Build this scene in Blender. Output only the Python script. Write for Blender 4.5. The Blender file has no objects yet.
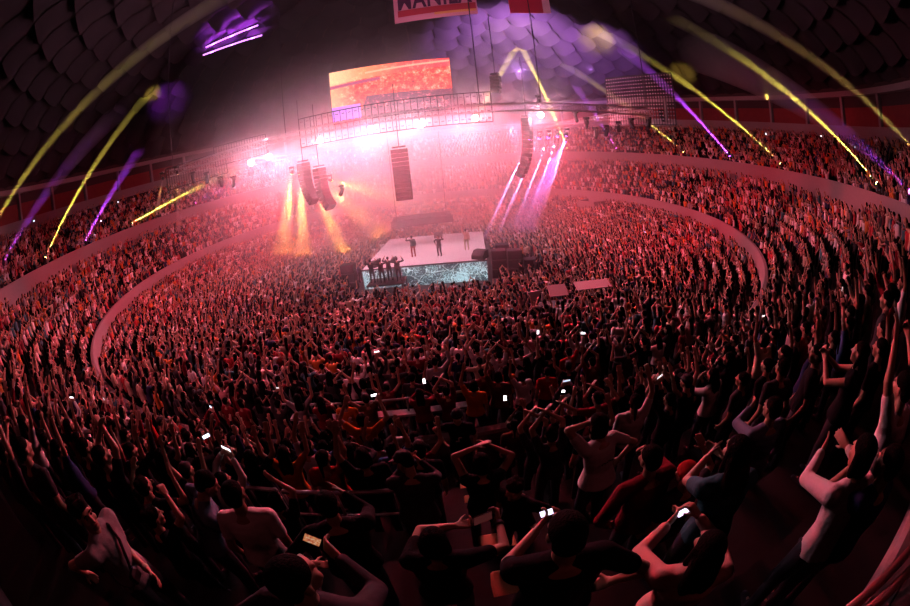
import bpy, bmesh, math, random
import numpy as np
from mathutils import Vector, Matrix
PI = math.pi
rng = random.Random(7)
nrng = np.random.default_rng(7)
scene = bpy.context.scene
C = scene.collection
# ------------------------------------------------------------------ camera: 15 mm full-frame fisheye held up in the last upper-tier row
F_PX, PITCH, ROLL = 388.0, 0.378, 0.099
CAM = np.array([2.87, -34.3, 9.4])
cd = bpy.data.cameras.new('camera'); cam = bpy.data.objects.new('camera', cd); C.objects.link(cam)
cd.type = 'PANO'
cd.sensor_width = 36.0; cd.sensor_fit = 'HORIZONTAL'
for host in (cd, getattr(cd, 'cycles', None)):
    try:
        host.panorama_type = 'FISHEYE_EQUISOLID'; host.fisheye_lens = F_PX / 910 * 36.0; host.fisheye_fov = PI
    except Exception:
        pass
cd.clip_start = 0.05; cd.clip_end = 400
cam.matrix_world = Matrix.Translation(CAM) @ Matrix.Rotation(PI/2 - PITCH, 4, 'X') @ Matrix.Rotation(-ROLL, 4, 'Z')
scene.camera = cam

def ray(px, py):
    x = px-455.; y = 303.-py; r = math.hypot(x, y); th = 2*math.asin(min(r/(2*F_PX), .999)); s = math.sin(th)/max(r, 1e-9)
    cx, cy, cz = x*s, y*s, math.cos(th); c, sn = math.cos(ROLL), math.sin(ROLL)
    X = c*cx+sn*cy; Y = -sn*cx+c*cy; cp, sp = math.cos(PITCH), math.sin(PITCH)
    return np.array([X, cz*cp+Y*sp, -cz*sp+Y*cp])
def at(px, py, d): return CAM + ray(px, py)*d
def proj(w):
    d = np.asarray(w, float)-CAM; d = d/np.linalg.norm(d); cp, sp = math.cos(PITCH), math.sin(PITCH)
    X = d[0]; cz = d[1]*cp-d[2]*sp; Y = d[1]*sp+d[2]*cp; c, sn = math.cos(ROLL), math.sin(ROLL)
    cx = c*X-sn*Y; cy = sn*X+c*Y; r = 2*F_PX*math.sin(math.acos(max(-1, min(1, cz)))/2); q = math.hypot(cx, cy)+1e-12
    return 455+cx/q*r, 303-cy/q*r
def on_cyl(px, py, rad):
    d = ray(px, py); a = d[0]**2+d[1]**2; b = CAM[0]*d[0]+CAM[1]*d[1]; c = CAM[0]**2+CAM[1]**2-rad**2
    return CAM + d*((-b+math.sqrt(b*b-a*c))/a)
def on_plane(px, py, z): d = ray(px, py); return CAM + d*((z-CAM[2])/d[2])
DOME_B, DOME_Z, DOME_A = 45.0, 19.0, 31.0
DOME_R = (DOME_B**2+(DOME_A-DOME_Z)**2)/(2*(DOME_A-DOME_Z)); DOME_C = DOME_A-DOME_R
def on_dome(px, py, off=0.0):
    d = ray(px, py); o = CAM-np.array([0, 0, DOME_C]); b = o@d; c = o@o-(DOME_R-off)**2
    return CAM + d*(-b+math.sqrt(b*b-c))

# ------------------------------------------------------------------ materials
def mat(name, col, rough=.7, metal=0., bump=0., bscale=30., emit=None, estr=0., spec=.3, vary=0.):
    m = bpy.data.materials.new(name); m.use_nodes = True; nt = m.node_tree; b = nt.nodes['Principled BSDF']
    b.inputs['Base Color'].default_value = (*col, 1); b.inputs['Roughness'].default_value = rough; b.inputs['Metallic'].default_value = metal
    b.inputs['Specular IOR Level'].default_value = spec
    if emit: b.inputs['Emission Color'].default_value = (*emit, 1); b.inputs['Emission Strength'].default_value = estr
    if bump or vary:
        tc = nt.nodes.new('ShaderNodeTexCoord'); n = nt.nodes.new('ShaderNodeTexNoise'); n.inputs['Scale'].default_value = bscale; n.inputs['Detail'].default_value = 3
        nt.links.new(tc.outputs['Object'], n.inputs['Vector'])
        if bump:
            bp = nt.nodes.new('ShaderNodeBump'); bp.inputs['Strength'].default_value = bump; bp.inputs['Distance'].default_value = .02
            nt.links.new(n.outputs['Fac'], bp.inputs['Height']); nt.links.new(bp.outputs['Normal'], b.inputs['Normal'])
        if vary:
            mx = nt.nodes.new('ShaderNodeMixRGB'); mx.inputs[1].default_value = (*[c*(1-vary) for c in col], 1); mx.inputs[2].default_value = (*[min(1, c*(1+vary)) for c in col], 1)
            nt.links.new(n.outputs['Fac'], mx.inputs[0]); nt.links.new(mx.outputs[0], b.inputs['Base Color'])
    return m
SKIN = mat('skin', (.50, .29, .20), .5, spec=.4, vary=.1, bscale=12)
SKIN2 = mat('skin_deep', (.36, .20, .13), .5, spec=.4, vary=.1, bscale=12)
HAIR = mat('black_hair', (.006, .0045, .004), .8, bump=.5, bscale=90, spec=.03)
HAIRB = mat('brown_hair', (.02, .01, .006), .8, bump=.5, bscale=90, spec=.03)
DENIM = mat('dark_trousers', (.02, .022, .03), .8, bump=.25, bscale=14)
SH = {}
for n, c in dict(white=(.75, .72, .70), black=(.010, .010, .012), charcoal=(.045, .045, .05), maroon=(.16, .015, .025), red=(.45, .03, .03), orange=(.65, .18, .03), pink=(.65, .30, .33),
                 navy=(.02, .03, .09), teal=(.05, .17, .19), grey=(.30, .29, .29), blue=(.06, .14, .30), cream=(.68, .58, .42), denim=(.16, .22, .30), blush=(.70, .40, .34), brown=(.14, .07, .04)).items():
    SH[n] = mat(n+'_cloth', c, .9, bump=.6, bscale=11, spec=.06)
CONC = mat('painted_concrete', (.30, .25, .25), .8, bump=.15, bscale=6, vary=.12)
TIER = mat('tier_concrete', (.022, .018, .018), .85, bump=.2, bscale=8, vary=.2)
FLOORM = mat('arena_floor', (.05, .045, .045), .7, bscale=3, vary=.2)
STEEL = mat('dark_steel', (.03, .03, .035), .45, .7)
RAILM = mat('brushed_rail', (.42, .38, .38), .4, .6)
ALU = mat('truss_aluminium', (.45, .44, .45), .4, .8)
BLACK = mat('matt_black', (.01, .01, .011), .6)
PHONEB = mat('phone_glass_black', (.008, .008, .01), .15)

def mesh_obj(name, v, f, m=None, parent=None, smooth=False):
    me = bpy.data.meshes.new(name); me.from_pydata([tuple(map(float, p)) for p in v], [], [tuple(int(i) for i in q) for q in f]); me.update()
    for x in (m if isinstance(m, (list, tuple)) else [m]):
        if x: me.materials.append(x)
    if smooth: me.polygons.foreach_set('use_smooth', [True]*len(me.polygons))
    o = bpy.data.objects.new(name, me); C.objects.link(o)
    if parent: o.parent = parent
    return o
def tag(o, label, cat, group=None, kind=None):
    o['label'] = label; o['category'] = cat
    if group: o['group'] = group
    if kind: o['kind'] = kind
    return o
def empty(name, loc, rz=0., mw=None):
    o = bpy.data.objects.new(name, None); C.objects.link(o); o.empty_display_size = .1
    if mw is not None: o.matrix_world = mw
    else: o.location = Vector(loc); o.rotation_euler = (0, 0, rz)
    return o
def struct(o, label=None):
    o['kind'] = 'structure'
    if label: o['label'] = label
    return o

# ------------------------------------------------------------------ primitive shape builders: each gives (verts, faces)
def join(parts):
    V, Fc, n = [], [], 0
    for v, f in parts:
        V.append(np.asarray(v, float)); Fc += [tuple(i+n for i in q) for q in f]; n += len(v)
    return (np.concatenate(V) if V else np.zeros((0, 3))), Fc
def frame_of(d):
    d = d/ (np.linalg.norm(d)+1e-12); a = np.array([0, 0, 1.]) if abs(d[2]) < .9 else np.array([0, 1., 0])
    u = np.cross(a, d); u /= np.linalg.norm(u); return u, np.cross(d, u), d
def loft(rings, caps=True):
    n = len(rings[0]); v = np.concatenate(rings); f = []
    for i in range(len(rings)-1):
        for j in range(n):
            a, b = i*n+j, i*n+(j+1) % n; f.append((a, b, b+n, a+n))
    if caps: f.append(tuple(range(n-1, -1, -1))); k = (len(rings)-1)*n; f.append(tuple(range(k, k+n)))
    return v, f
def capsule(p0, p1, r0, r1, n=10, k=3):
    p0 = np.asarray(p0, float); p1 = np.asarray(p1, float); u, w, d = frame_of(p1-p0)
    t = np.arange(n)*2*PI/n; circ = np.cos(t)[:, None]*u+np.sin(t)[:, None]*w; rings = []
    for i in range(k): a = PI/2*(1-(i+.35)/k); rings.append(p0-d*r0*math.sin(a)+circ*r0*math.cos(a))
    rings += [p0+circ*r0, p1+circ*r1]
    for i in range(k-1, -1, -1): a = PI/2*(1-(i+.35)/k); rings.append(p1+d*r1*math.sin(a)+circ*r1*math.cos(a))
    return loft(rings)
def tube(pts, r, n=8):
    pts = [np.asarray(p, float) for p in pts]; rings = []
    for i, p in enumerate(pts):
        d = pts[min(i+1, len(pts)-1)]-pts[max(i-1, 0)]; u, w, _ = frame_of(d)
        if i and abs(np.dot(u, pu)) < .5: u, w = pu-d*np.dot(pu, d)/np.dot(d, d), None; u /= np.linalg.norm(u); w = np.cross(d/np.linalg.norm(d), u)
        pu = u; t = np.arange(n)*2*PI/n; rings.append(p+(np.cos(t)[:, None]*u+np.sin(t)[:, None]*w)*r)
    return loft(rings)
def ellipsoid(c, r, M=None, n=12, k=8):
    M = np.eye(3) if M is None else M; t = np.arange(n)*2*PI/n; rings = []
    for i in range(k):
        a = -PI/2+PI*(i+.4)/(k-.2); rings.append(np.stack([np.cos(t)*math.cos(a)*r[0], np.sin(t)*math.cos(a)*r[1], np.full(n, math.sin(a)*r[2])], 1)@M.T+np.asarray(c))
    return loft(rings)
def box(c, s, M=None):
    v = np.array([(x, y, z) for z in (-.5, .5) for y in (-.5, .5) for x in (-.5, .5)])*np.asarray(s, float)
    if M is not None: v = v@np.asarray(M).T
    return v+np.asarray(c, float), [(0, 2, 3, 1), (4, 5, 7, 6), (0, 1, 5, 4), (1, 3, 7, 5), (3, 2, 6, 7), (2, 0, 4, 6)]
def bevbox(c, s, M=None, b=.02):
    x, y, z = np.asarray(s, float)/2
    ring = lambda zz, q: np.array([(x-b-q, y-q, zz), (-x+b+q, y-q, zz), (-x+q, y-b-q, zz), (-x+q, -y+b+q, zz), (-x+b+q, -y+q, zz), (x-b-q, -y+q, zz), (x-q, -y+b+q, zz), (x-q, y-b-q, zz)])
    v, f = loft([ring(-z, b), ring(-z+b, 0), ring(z-b, 0), ring(z, b)])
    if M is not None: v = v@np.asarray(M).T
    return v+np.asarray(c, float), f
def rotz(a): return np.array([[math.cos(a), -math.sin(a), 0], [math.sin(a), math.cos(a), 0], [0, 0, 1.]])
def rotx(a): return np.array([[1., 0, 0], [0, math.cos(a), -math.sin(a)], [0, math.sin(a), math.cos(a)]])
def roty(a): return np.array([[math.cos(a), 0, math.sin(a)], [0, 1., 0], [-math.sin(a), 0, math.cos(a)]])
def lathe(prof, n=180, a0=0., a1=2*PI):
    full = abs(a1-a0-2*PI) < 1e-6; m = n if full else n+1
    t = a0+np.arange(m)*(a1-a0)/n; v = []
    for r, z in prof: v.append(np.stack([r*np.sin(t), -r*np.cos(t), np.full(m, z)], 1))
    f = []
    for i in range(len(prof)-1):
        for j in range(n):
            a, b = i*m+j, i*m+(j+1) % m; f.append((a, b, b+m, a+m))
    return np.concatenate(v), f
def pol(phi, r, z): return np.array([r*math.sin(phi), -r*math.cos(phi), z])   # phi = 0 points from the stage to the camera's side
_tmp = bpy.data.collections.new('build'); scene.collection.children.link(_tmp)
def solid(parts, voxel, smooth=4, deci=None, name='solid'):
    v, f = join(parts); me = bpy.data.meshes.new(name); me.from_pydata([tuple(p) for p in v], [], f); me.update()
    o = bpy.data.objects.new(name, me); _tmp.objects.link(o)
    m = o.modifiers.new('r', 'REMESH'); m.mode = 'VOXEL'; m.voxel_size = voxel; m.use_smooth_shade = True
    if smooth: s = o.modifiers.new('s', 'SMOOTH'); s.iterations = smooth; s.factor = .5
    if deci: d = o.modifiers.new('d', 'DECIMATE'); d.ratio = deci
    dg = bpy.context.evaluated_depsgraph_get(); out = bpy.data.meshes.new_from_object(o.evaluated_get(dg))
    out.name = name; out.polygons.foreach_set('use_smooth', [True]*len(out.polygons))
    bpy.data.objects.remove(o); bpy.data.meshes.remove(me); return out

# ------------------------------------------------------------------ the arena
ROW_R = lambda k: 28.2+.83*k+.42
ROW_Z = lambda k: 2.9+.6*k
prof = [(28.2, 1.5), (28.2, 2.9)]
for k in range(8):
    prof.append((28.2+.83*(k+1) if k < 7 else 35.02, ROW_Z(k)))
    if k < 7: prof.append((28.2+.83*(k+1), ROW_Z(k+1)))
struct(mesh_obj('floor_upper_tier', *lathe(prof, 240), TIER))
LROW_R = lambda j: 22.95+.87*j+.4
LROW_Z = lambda j: .35+.2*j
prof = [(22.85, -.05), (22.85, .35)]
for j in range(6):
    prof.append((22.85+.87*(j+1) if j < 5 else 28.0, LROW_Z(j)))
    if j < 5: prof.append((22.85+.87*(j+1), LROW_Z(j+1)))
struct(mesh_obj('floor_lower_tier', *lathe(prof, 200), TIER))
GROW_R = lambda g: 35.6+.85*g+.42
GROW_Z = lambda g: 8.3+.52*g
prof = [(35.3, 6.9), (35.3, 8.3)]
for g in range(9):
    prof.append((35.6+.85*(g+1) if g < 8 else 43.6, GROW_Z(g)))
    if g < 8: prof.append((35.6+.85*(g+1), GROW_Z(g+1)))
struct(mesh_obj('floor_balcony', *lathe(prof, 200), TIER))
struct(mesh_obj('floor', *lathe([(0.01, 0), (8, 0), (16, 0), (22.9, 0)], 120), FLOORM))
def smooth01(x): x = max(0., min(1., x)); return x*x*(3-2*x)
def near_w(phi): return smooth01((.62-abs((phi+PI) % (2*PI)-PI))/.20)
def riser_z(r, phi): return near_w(phi)*3.2*max(0., min(1., (r-14)/13.6))
_rs, _ps = np.linspace(14, 27.88, 18), np.linspace(-.62, .62, 49)
struct(mesh_obj('floor_near_riser', [pol(p, r, riser_z(r, p)+.01) for r in _rs for p in _ps], [(i*49+j, i*49+j+1, i*49+j+50, i*49+j+49) for i in range(17) for j in range(48)], TIER))
# ring walls with stepped tops where the exits break them
def wall_ring(name, r, th, z0, ztop, n=240):
    v, f = [], []
    for i in range(n):
        p = 2*PI*i/n; zt = ztop(p)
        for rr, zz in ((r, z0), (r, zt-.05), (r+.05, zt), (r+th-.05, zt), (r+th, zt-.05), (r+th, z0)): v.append(pol(p, rr, zz))
    for i in range(n):
        for q in range(5): a = i*6+q; b = ((i+1) % n)*6+q; f.append((a, b, b+1, a+1))
    return struct(mesh_obj(name, v, f, CONC))
def jog(p, z, amp, per, w): return z+(amp if (p % per) < w else 0)
wall_ring('wall_upper_tier_front', 27.9, .28, 1.9, lambda p: 3.85)
_p = [math.atan2(q[0], -q[1]) for q in (on_plane(600, 220, 1.15), on_plane(677, 264, 1.15))]
struct(mesh_obj('wall_lower_tier_front', *lathe([(22.4, 0), (22.4, 1.1), (22.45, 1.15), (22.57, 1.15), (22.62, 1.1), (22.62, 0)], 60, _p[1]-.12, _p[0]+.25), CONC))
wall_ring('wall_balcony_front', 35.0, .32, 6.6, lambda p: 7.35 if min(p, 2*PI-p) < .28 else 9.35)
# vomitory exit boxes pushed into the lower tier: low U-shaped parapets
def exit_parapet(phi, w, r0, r1, zt, zb):
    c = [pol(phi-w, r1, 0), pol(phi-w*.8, r0, 0), pol(phi+w*.8, r0, 0), pol(phi+w, r1, 0)]; parts = []
    for a, b in zip(c[:-1], c[1:]):
        d = b-a; L = np.linalg.norm(d); ang = math.atan2(d[1], d[0]); parts.append(box((a+b)/2+[0, 0, (zt+zb)/2], (L+.2, .2, zt-zb), rotz(ang)))
    return join(parts)
def phi_px(px, py, r): q = on_cyl(px, py, r); return math.atan2(q[0], -q[1])
EXITS = [phi_px(592, 206, 26.5), phi_px(289, 232, 26.5)]
for phi in EXITS: struct(mesh_obj('wall_exit_parapet', *exit_parapet(phi, .06, 25.2, 27.95, 2.75, .8), CONC))
# concourse wall above the balcony: ledges, posts and red panels
PANEL = mat('dull_red_panel', (.20, .035, .035), .7, bscale=2, vary=.2); DARKW = mat('dark_wall', (.06, .04, .04), .9)
struct(mesh_obj('wall_concourse', *lathe([(43.6, 12.4), (43.6, 19.2), (45.4, 19.2)], 160), DARKW))
struct(mesh_obj('trim_concourse_ledge', *lathe([(43.6, 18.1), (43.1, 18.1), (43.1, 18.65), (43.6, 18.65)], 160), CONC))
struct(mesh_obj('trim_concourse_sill', *lathe([(43.6, 13.9), (43.05, 13.9), (43.05, 15.1), (43.6, 15.1)], 160), CONC))
NP = 40
for i in range(NP):
    a = 2*PI*i/NP
    if proj(pol(a, 43.4, 16))[1] < 320 and abs((a+PI) % (2*PI)-PI) > .55:
        struct(mesh_obj('wall_concourse_post', *box(pol(a, 43.35, 16.6), (.35, .4, 3.1), rotz(a)), CONC))
        v, f = lathe([(43.52, 15.1), (43.45, 15.1), (43.45, 17.0), (43.52, 17.0)], 5, a+.008, a+2*PI/NP-.008); struct(mesh_obj('wall_concourse_panel', v, f, PANEL))
# dome of sagging acoustic panels on ribs
def dome_ceiling():
    V, Fc = [], []; nring, nseg = 15, 84; A0 = math.asin(DOME_B/DOME_R)
    for i in range(nring):
        a0, a1 = A0*(1-i/nring), A0*(1-(i+1)/nring); m = max(12, int(nseg*(a0+a1)/2/A0))
        for j in range(m):
            p0, p1 = 2*PI*j/m, 2*PI*(j+1)/m; base = len(V)
            for u in range(4):
                for w in range(5):
                    a = a0+(a1-a0)*u/3; p = p0+(p1-p0)*(.03+.94*w/4); sag = .85*math.sin(PI*w/4)*(1-.75*u/3)+(.42 if u == 0 else 0)
                    rr = DOME_R-.1-sag; V.append(pol(p, rr*math.sin(a), DOME_C+rr*math.cos(a)))
            for u in range(3):
                for w in range(4): q = base+u*5+w; Fc.append((q, q+1, q+6, q+5))
    o = mesh_obj('ceiling', V, Fc, mat('ceiling_panel', (.035, .026, .03), .9), smooth=True); struct(o)
    v, f = lathe([(DOME_R*math.sin(A0*t), DOME_C+DOME_R*math.cos(A0*t)+.3) for t in np.linspace(1.02, .01, 14)], 96)
    struct(mesh_obj('ceiling_shell', v, f, DARKW))
dome_ceiling()

# ------------------------------------------------------------------ lights
def spot(loc, tgt, power, col, ang, blend=.3, size=.05):
    l = bpy.data.lights.new('spot', 'SPOT'); l.energy = power; l.color = col; l.spot_size = ang; l.spot_blend = blend; l.shadow_soft_size = size
    o = bpy.data.objects.new('spot', l); C.objects.link(o); o.location = Vector(loc); d = Vector(tgt)-Vector(loc); o.rotation_euler = d.to_track_quat('-Z', 'Y').to_euler(); return o
def point(loc, power, col, size=.3):
    l = bpy.data.lights.new('point', 'POINT'); l.energy = power; l.color = col; l.shadow_soft_size = size
    o = bpy.data.objects.new('point', l); C.objects.link(o); o.location = Vector(loc); return o
def volume_mat(name, dens, aniso, col=(1, 1, 1)):
    m = bpy.data.materials.new(name); m.use_nodes = True; nt = m.node_tree; nt.nodes.clear()
    out = nt.nodes.new('ShaderNodeOutputMaterial'); s = nt.nodes.new('ShaderNodeVolumeScatter'); s.inputs['Density'].default_value = dens; s.inputs['Anisotropy'].default_value = aniso
    s.inputs['Color'].default_value = (*col, 1); nt.links.new(s.outputs[0], out.inputs['Volume']); return m
BEAM = volume_mat('beam_haze', .10, .2); THIN = volume_mat('beam_haze_thin', .06, .2); DENSE = volume_mat('beam_haze_dense', .22, .2)
LENSY = mat('lens_yellow', (.1, .1, .1), emit=(1., .82, .2), estr=25); LENSP = mat('lens_purple', (.1, .1, .1), emit=(.62, .12, 1.), estr=25); LENSO = mat('lens_orange', (.1, .1, .1), emit=(1, .5, .08), estr=20)
YEL, PUR, ORA, LAV = (1., .74, .10), (.50, .06, 1.), (1., .36, .03), (.75, .35, 1.)
def moving_head(src, tgt, label, col, lens, power, ang, group, length=None, hang=False, sc=1., apex_r=.09, vol=None):
    """a moving-head lamp: base, yoke, head, lens and the lit cone of haze it throws"""
    src = np.asarray(src, float); tgt = np.asarray(tgt, float); d = tgt-src; L = np.linalg.norm(d); u = d/L; L = length or L
    root = empty('moving_head_lamp', src+[0, 0, (.42 if hang else -.42)*sc]); tag(root, label, 'stage lamp', group); base = np.asarray(root.location)
    up = -1. if hang else 1.; yaw = math.atan2(u[1], u[0])
    v, f = bevbox((0, 0, .06*up*sc), (.34*sc, .34*sc, .12*sc), None, .02*sc); mesh_obj('base', v, f, BLACK, root)
    Rz = rotz(yaw); parts = [bevbox(np.array([0, s*.16*sc, .28*up*sc])@Rz.T, (.10*sc, .04*sc, .34*sc), Rz, .01*sc) for s in (-1, 1)]
    parts.append(bevbox((0, 0, .13*up*sc), (.10*sc, .34*sc, .05*sc), Rz, .01*sc)); mesh_obj('yoke', *join(parts), BLACK, root)
    h = src-base; v, f = capsule(h-u*.10*sc, h+u*.12*sc, .10*sc, .125*sc, 14); hd = mesh_obj('head', v, f, BLACK, root, True)
    a, b, _ = frame_of(u); t = np.arange(16)*2*PI/16; ring = lambda q, r: h+u*q+(np.cos(t)[:, None]*a+np.sin(t)[:, None]*b)*r
    v, f = loft([ring(.235*sc, .10*sc), ring(.25*sc, .085*sc)]); mesh_obj('lens', v, f, lens, hd)
    k = math.tan(ang/2); s0 = .30*sc; rings = [ring(s0, apex_r*.6+k*s0), ring(L, apex_r*.6+k*L)]
    v, f = loft(rings); mesh_obj('light_beam', v, f, vol or BEAM, hd)
    spot(src+u*.27*sc, tgt, power, col, ang, .45, .02)
    return root
def wall_src(px, py): p = on_cyl(px, py, 34.9); p[2] = 9.75; return p
def off_frame_src(pa, pb, side):     # where the great circle through two pixels of a beam meets the balcony wall outside the frame
    n = np.cross(ray(*pa), ray(*pb)); best = None
    for k in range(4000):
        ph = side*(.02+2.2*k/4000); q = pol(ph, 34.9, 9.75); e = abs((q-CAM)@n)/np.linalg.norm(q-CAM); x, y = proj(q)
        if (x < -3 if side < 0 else x > 913) and (best is None or e < best[0]): best = (e, q)
    return best[1]
WG = 'beam lamps along the balcony wall'
A2 = math.radians(3.0)
ybeams = [((879, 190), (672, 18), 'rightmost of the wall lamps, yellow beam rising over the right balcony'),
          ((782, 170), (596, 30), 'wall lamp with the thick yellow beam crossing behind the right truss screen'),
          ((46, 266), (150, 92), 'wall lamp at the far left with a steep yellow beam up to the lit ceiling'),
          ((132, 230), (320, 138), 'wall lamp throwing a flat yellow beam towards the left truss'),
          ((685, 160), (560, 62), 'wall lamp whose short yellow beam stops at the right truss'),
          ((456, 158), (517, 46), 'wall lamp far behind the stage, yellow beam leaning right to the ceiling'),
          ((568, 155), (521, 46), 'wall lamp right of the stage, yellow beam leaning left to the ceiling'),
          ((359, 168), (430, 112), 'wall lamp left of the centre speakers with a short pale yellow beam')]
for a, b, lab in ybeams: moving_head(wall_src(*a), on_dome(*b), lab, YEL, LENSY, 620000*{(132, 230): 3, (456, 158): 4, (568, 155): 4, (359, 168): 4}.get(a, 1), A2, WG)
moving_head(off_frame_src((0, 216), (122, 71), -1), on_dome(262, -22), 'wall lamp beyond the left edge, long yellow beam across the upper left', YEL, LENSY, 150000, A2, WG)
moving_head(off_frame_src((905, 142), (740, 20), 1), on_dome(640, -25), 'wall lamp beyond the right edge, dim amber beam across the upper right', (1., .6, .15), LENSY, 30000, A2, WG)
A3 = math.radians(5.0)
pbeams = [((86, 246), (140, 150), 'wall lamp with a wide purple beam beside the left yellow one', 110000),
          ((731, 160), (622, 48), 'wall lamp with a purple beam between the right yellow beams', 160000),
          ((617, 153), (575, 85), 'wall lamp with a short purple beam under the right truss', 110000),
          ((195, 208), (330, 150), 'wall lamp with a flat purple beam under the left truss', 90000)]
for a, b, lab, pw in pbeams: moving_head(wall_src(*a), on_dome(*b), lab, PUR, LENSP, pw*2.6, A3, WG)
moving_head(off_frame_src((3, 268), (50, 205), -1), on_dome(120, 110), 'wall lamp past the left edge with a faint purple beam', PUR, LENSP, 60000, A3, WG)
moving_head(off_frame_src((906, 190), (800, 105), 1), on_dome(700, 50), 'wall lamp past the right edge with a faint purple beam', PUR, LENSP, 7000, math.radians(9), WG)

# ------------------------------------------------------------------ trusses and what hangs from them
def truss_mesh(p0, p1, w=.45, step=.6, r=.028, br=.014):
    p0, p1 = np.asarray(p0, float), np.asarray(p1, float); d = p1-p0; L = np.linalg.norm(d); u = d/L
    s = np.cross(u, [0, 0, 1.]); s /= np.linalg.norm(s); t = np.cross(s, u); off = [(s*a+t*b)*w/2 for a, b in ((-1, -1), (1, -1), (1, 1), (-1, 1))]
    ch = [tube([p0+o, p1+o], r, 6) for o in off]; n = max(1, int(L/step)); lace = []
    for i in range(n):
        a, b = p0+u*L*i/n, p0+u*L*(i+1)/n
        for q in range(4):
            o0, o1 = off[q], off[(q+1) % 4]; lace.append(tube([a+o0, b+o1] if i % 2 else [a+o1, b+o0], br, 4)); lace.append(tube([a+o0, a+o1], br, 4))
    return join(ch), join(lace)
def truss(p0, p1, label, group='stage roof trusses', **kw):
    p0 = np.asarray(p0, float); root = empty('truss', p0); tag(root, label, 'truss', group)
    ch, la = truss_mesh(p0*0, np.asarray(p1, float)-p0, **kw); mesh_obj('chord', *ch, ALU, root); mesh_obj('lacing', *la, ALU, root)
    return root
TZ = 12.35
FL, FR, BR, BL = np.array([-16.8, -10.6, TZ]), np.array([16.6, -11.6, TZ-.2]), np.array([15, 9, TZ]), np.array([-15, 9, TZ])
truss(FL, FR, 'long front roof truss carrying the white blinder lamps'); truss(FR, BR, 'side roof truss on the right running back behind the truss screen')
truss(FL, BL, 'side roof truss on the left running back from the mesh panels'); truss(BL, BR, 'rear roof truss lost in the haze behind the screen')
WIRE = mat('hoist_wire', (.05, .045, .05), .5, .5)
def hoist(p, label):
    p = np.asarray(p, float); z1 = DOME_C+math.sqrt((DOME_R-.4)**2-p[0]**2-p[1]**2); o = mesh_obj('hoist_chain', *tube([(0, 0, 0), (0, 0, z1-p[2])], .035, 6), WIRE); o.location = Vector(p); tag(o, label, 'hoist chain', 'hoist chains of the roof trusses')
hoist(FL+[.3, 0, .25], 'hoist chain over the left end of the front truss'); hoist(FR+[-.3, 0, .25], 'hoist chain over the right end of the front truss')
hoist((5.6, -9.9, TZ+.2), 'hoist chain right of the big screen'); hoist((9.4, -10.3, TZ+.2), 'hoist chain above the J-shaped right speaker hang'); hoist((-7, -9.9, TZ+.2), 'hoist chain above the two left speaker hangs')
# big LED screen
def node_mat(name):
    m = bpy.data.materials.new(name); m.use_nodes = True; nt = m.node_tree; nt.nodes.clear(); return m, nt, lambda t, **k: _mk(nt, t, k)
def _mk(nt, t, k):
    n = nt.nodes.new('ShaderNode'+t)
    for a, b in k.items(): setattr(n, a, b)
    return n
def math_n(nt, op, a, b=None, clamp=False):
    n = nt.nodes.new('ShaderNodeMath'); n.operation = op; n.use_clamp = clamp
    for i, x in enumerate((a, b)):
        if x is None: continue
        if isinstance(x, (int, float)): n.inputs[i].default_value = x
        else: nt.links.new(x, n.inputs[i])
    return n.outputs[0]
def mix_n(nt, f, a, b):
    n = nt.nodes.new('ShaderNodeMixRGB')
    for i, x in enumerate((f, a, b)):
        if isinstance(x, tuple): n.inputs[i].default_value = (*x, 1)
        elif isinstance(x, (int, float)): n.inputs[i].default_value = x
        else: nt.links.new(x, n.inputs[i])
    return n.outputs[0]
def emit_out(m, nt, col, s):
    e = nt.nodes.new('ShaderNodeEmission'); e.inputs['Strength'].default_value = s; o = nt.nodes.new('ShaderNodeOutputMaterial')
    nt.links.new(col, e.inputs['Color']) if not isinstance(col, tuple) else None
    nt.links.new(e.outputs[0], o.inputs['Surface']); return m
def noise_n(nt, vec, scale, detail=2, rough=.5):
    n = nt.nodes.new('ShaderNodeTexNoise'); n.inputs['Scale'].default_value = scale; n.inputs['Detail'].default_value = detail; n.inputs['Roughness'].default_value = rough; nt.links.new(vec, n.inputs['Vector']); return n.outputs['Fac']
def ramp_n(nt, fac, stops, interp='LINEAR'):
    r = nt.nodes.new('ShaderNodeValToRGB'); r.color_ramp.interpolation = interp; e = r.color_ramp.elements
    while len(e) < len(stops): e.new(.5)
    for q, (p, c) in zip(e, stops): q.position = p; q.color = (*c, 1)
    nt.links.new(fac, r.inputs['Fac']); return r.outputs[0]
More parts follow.
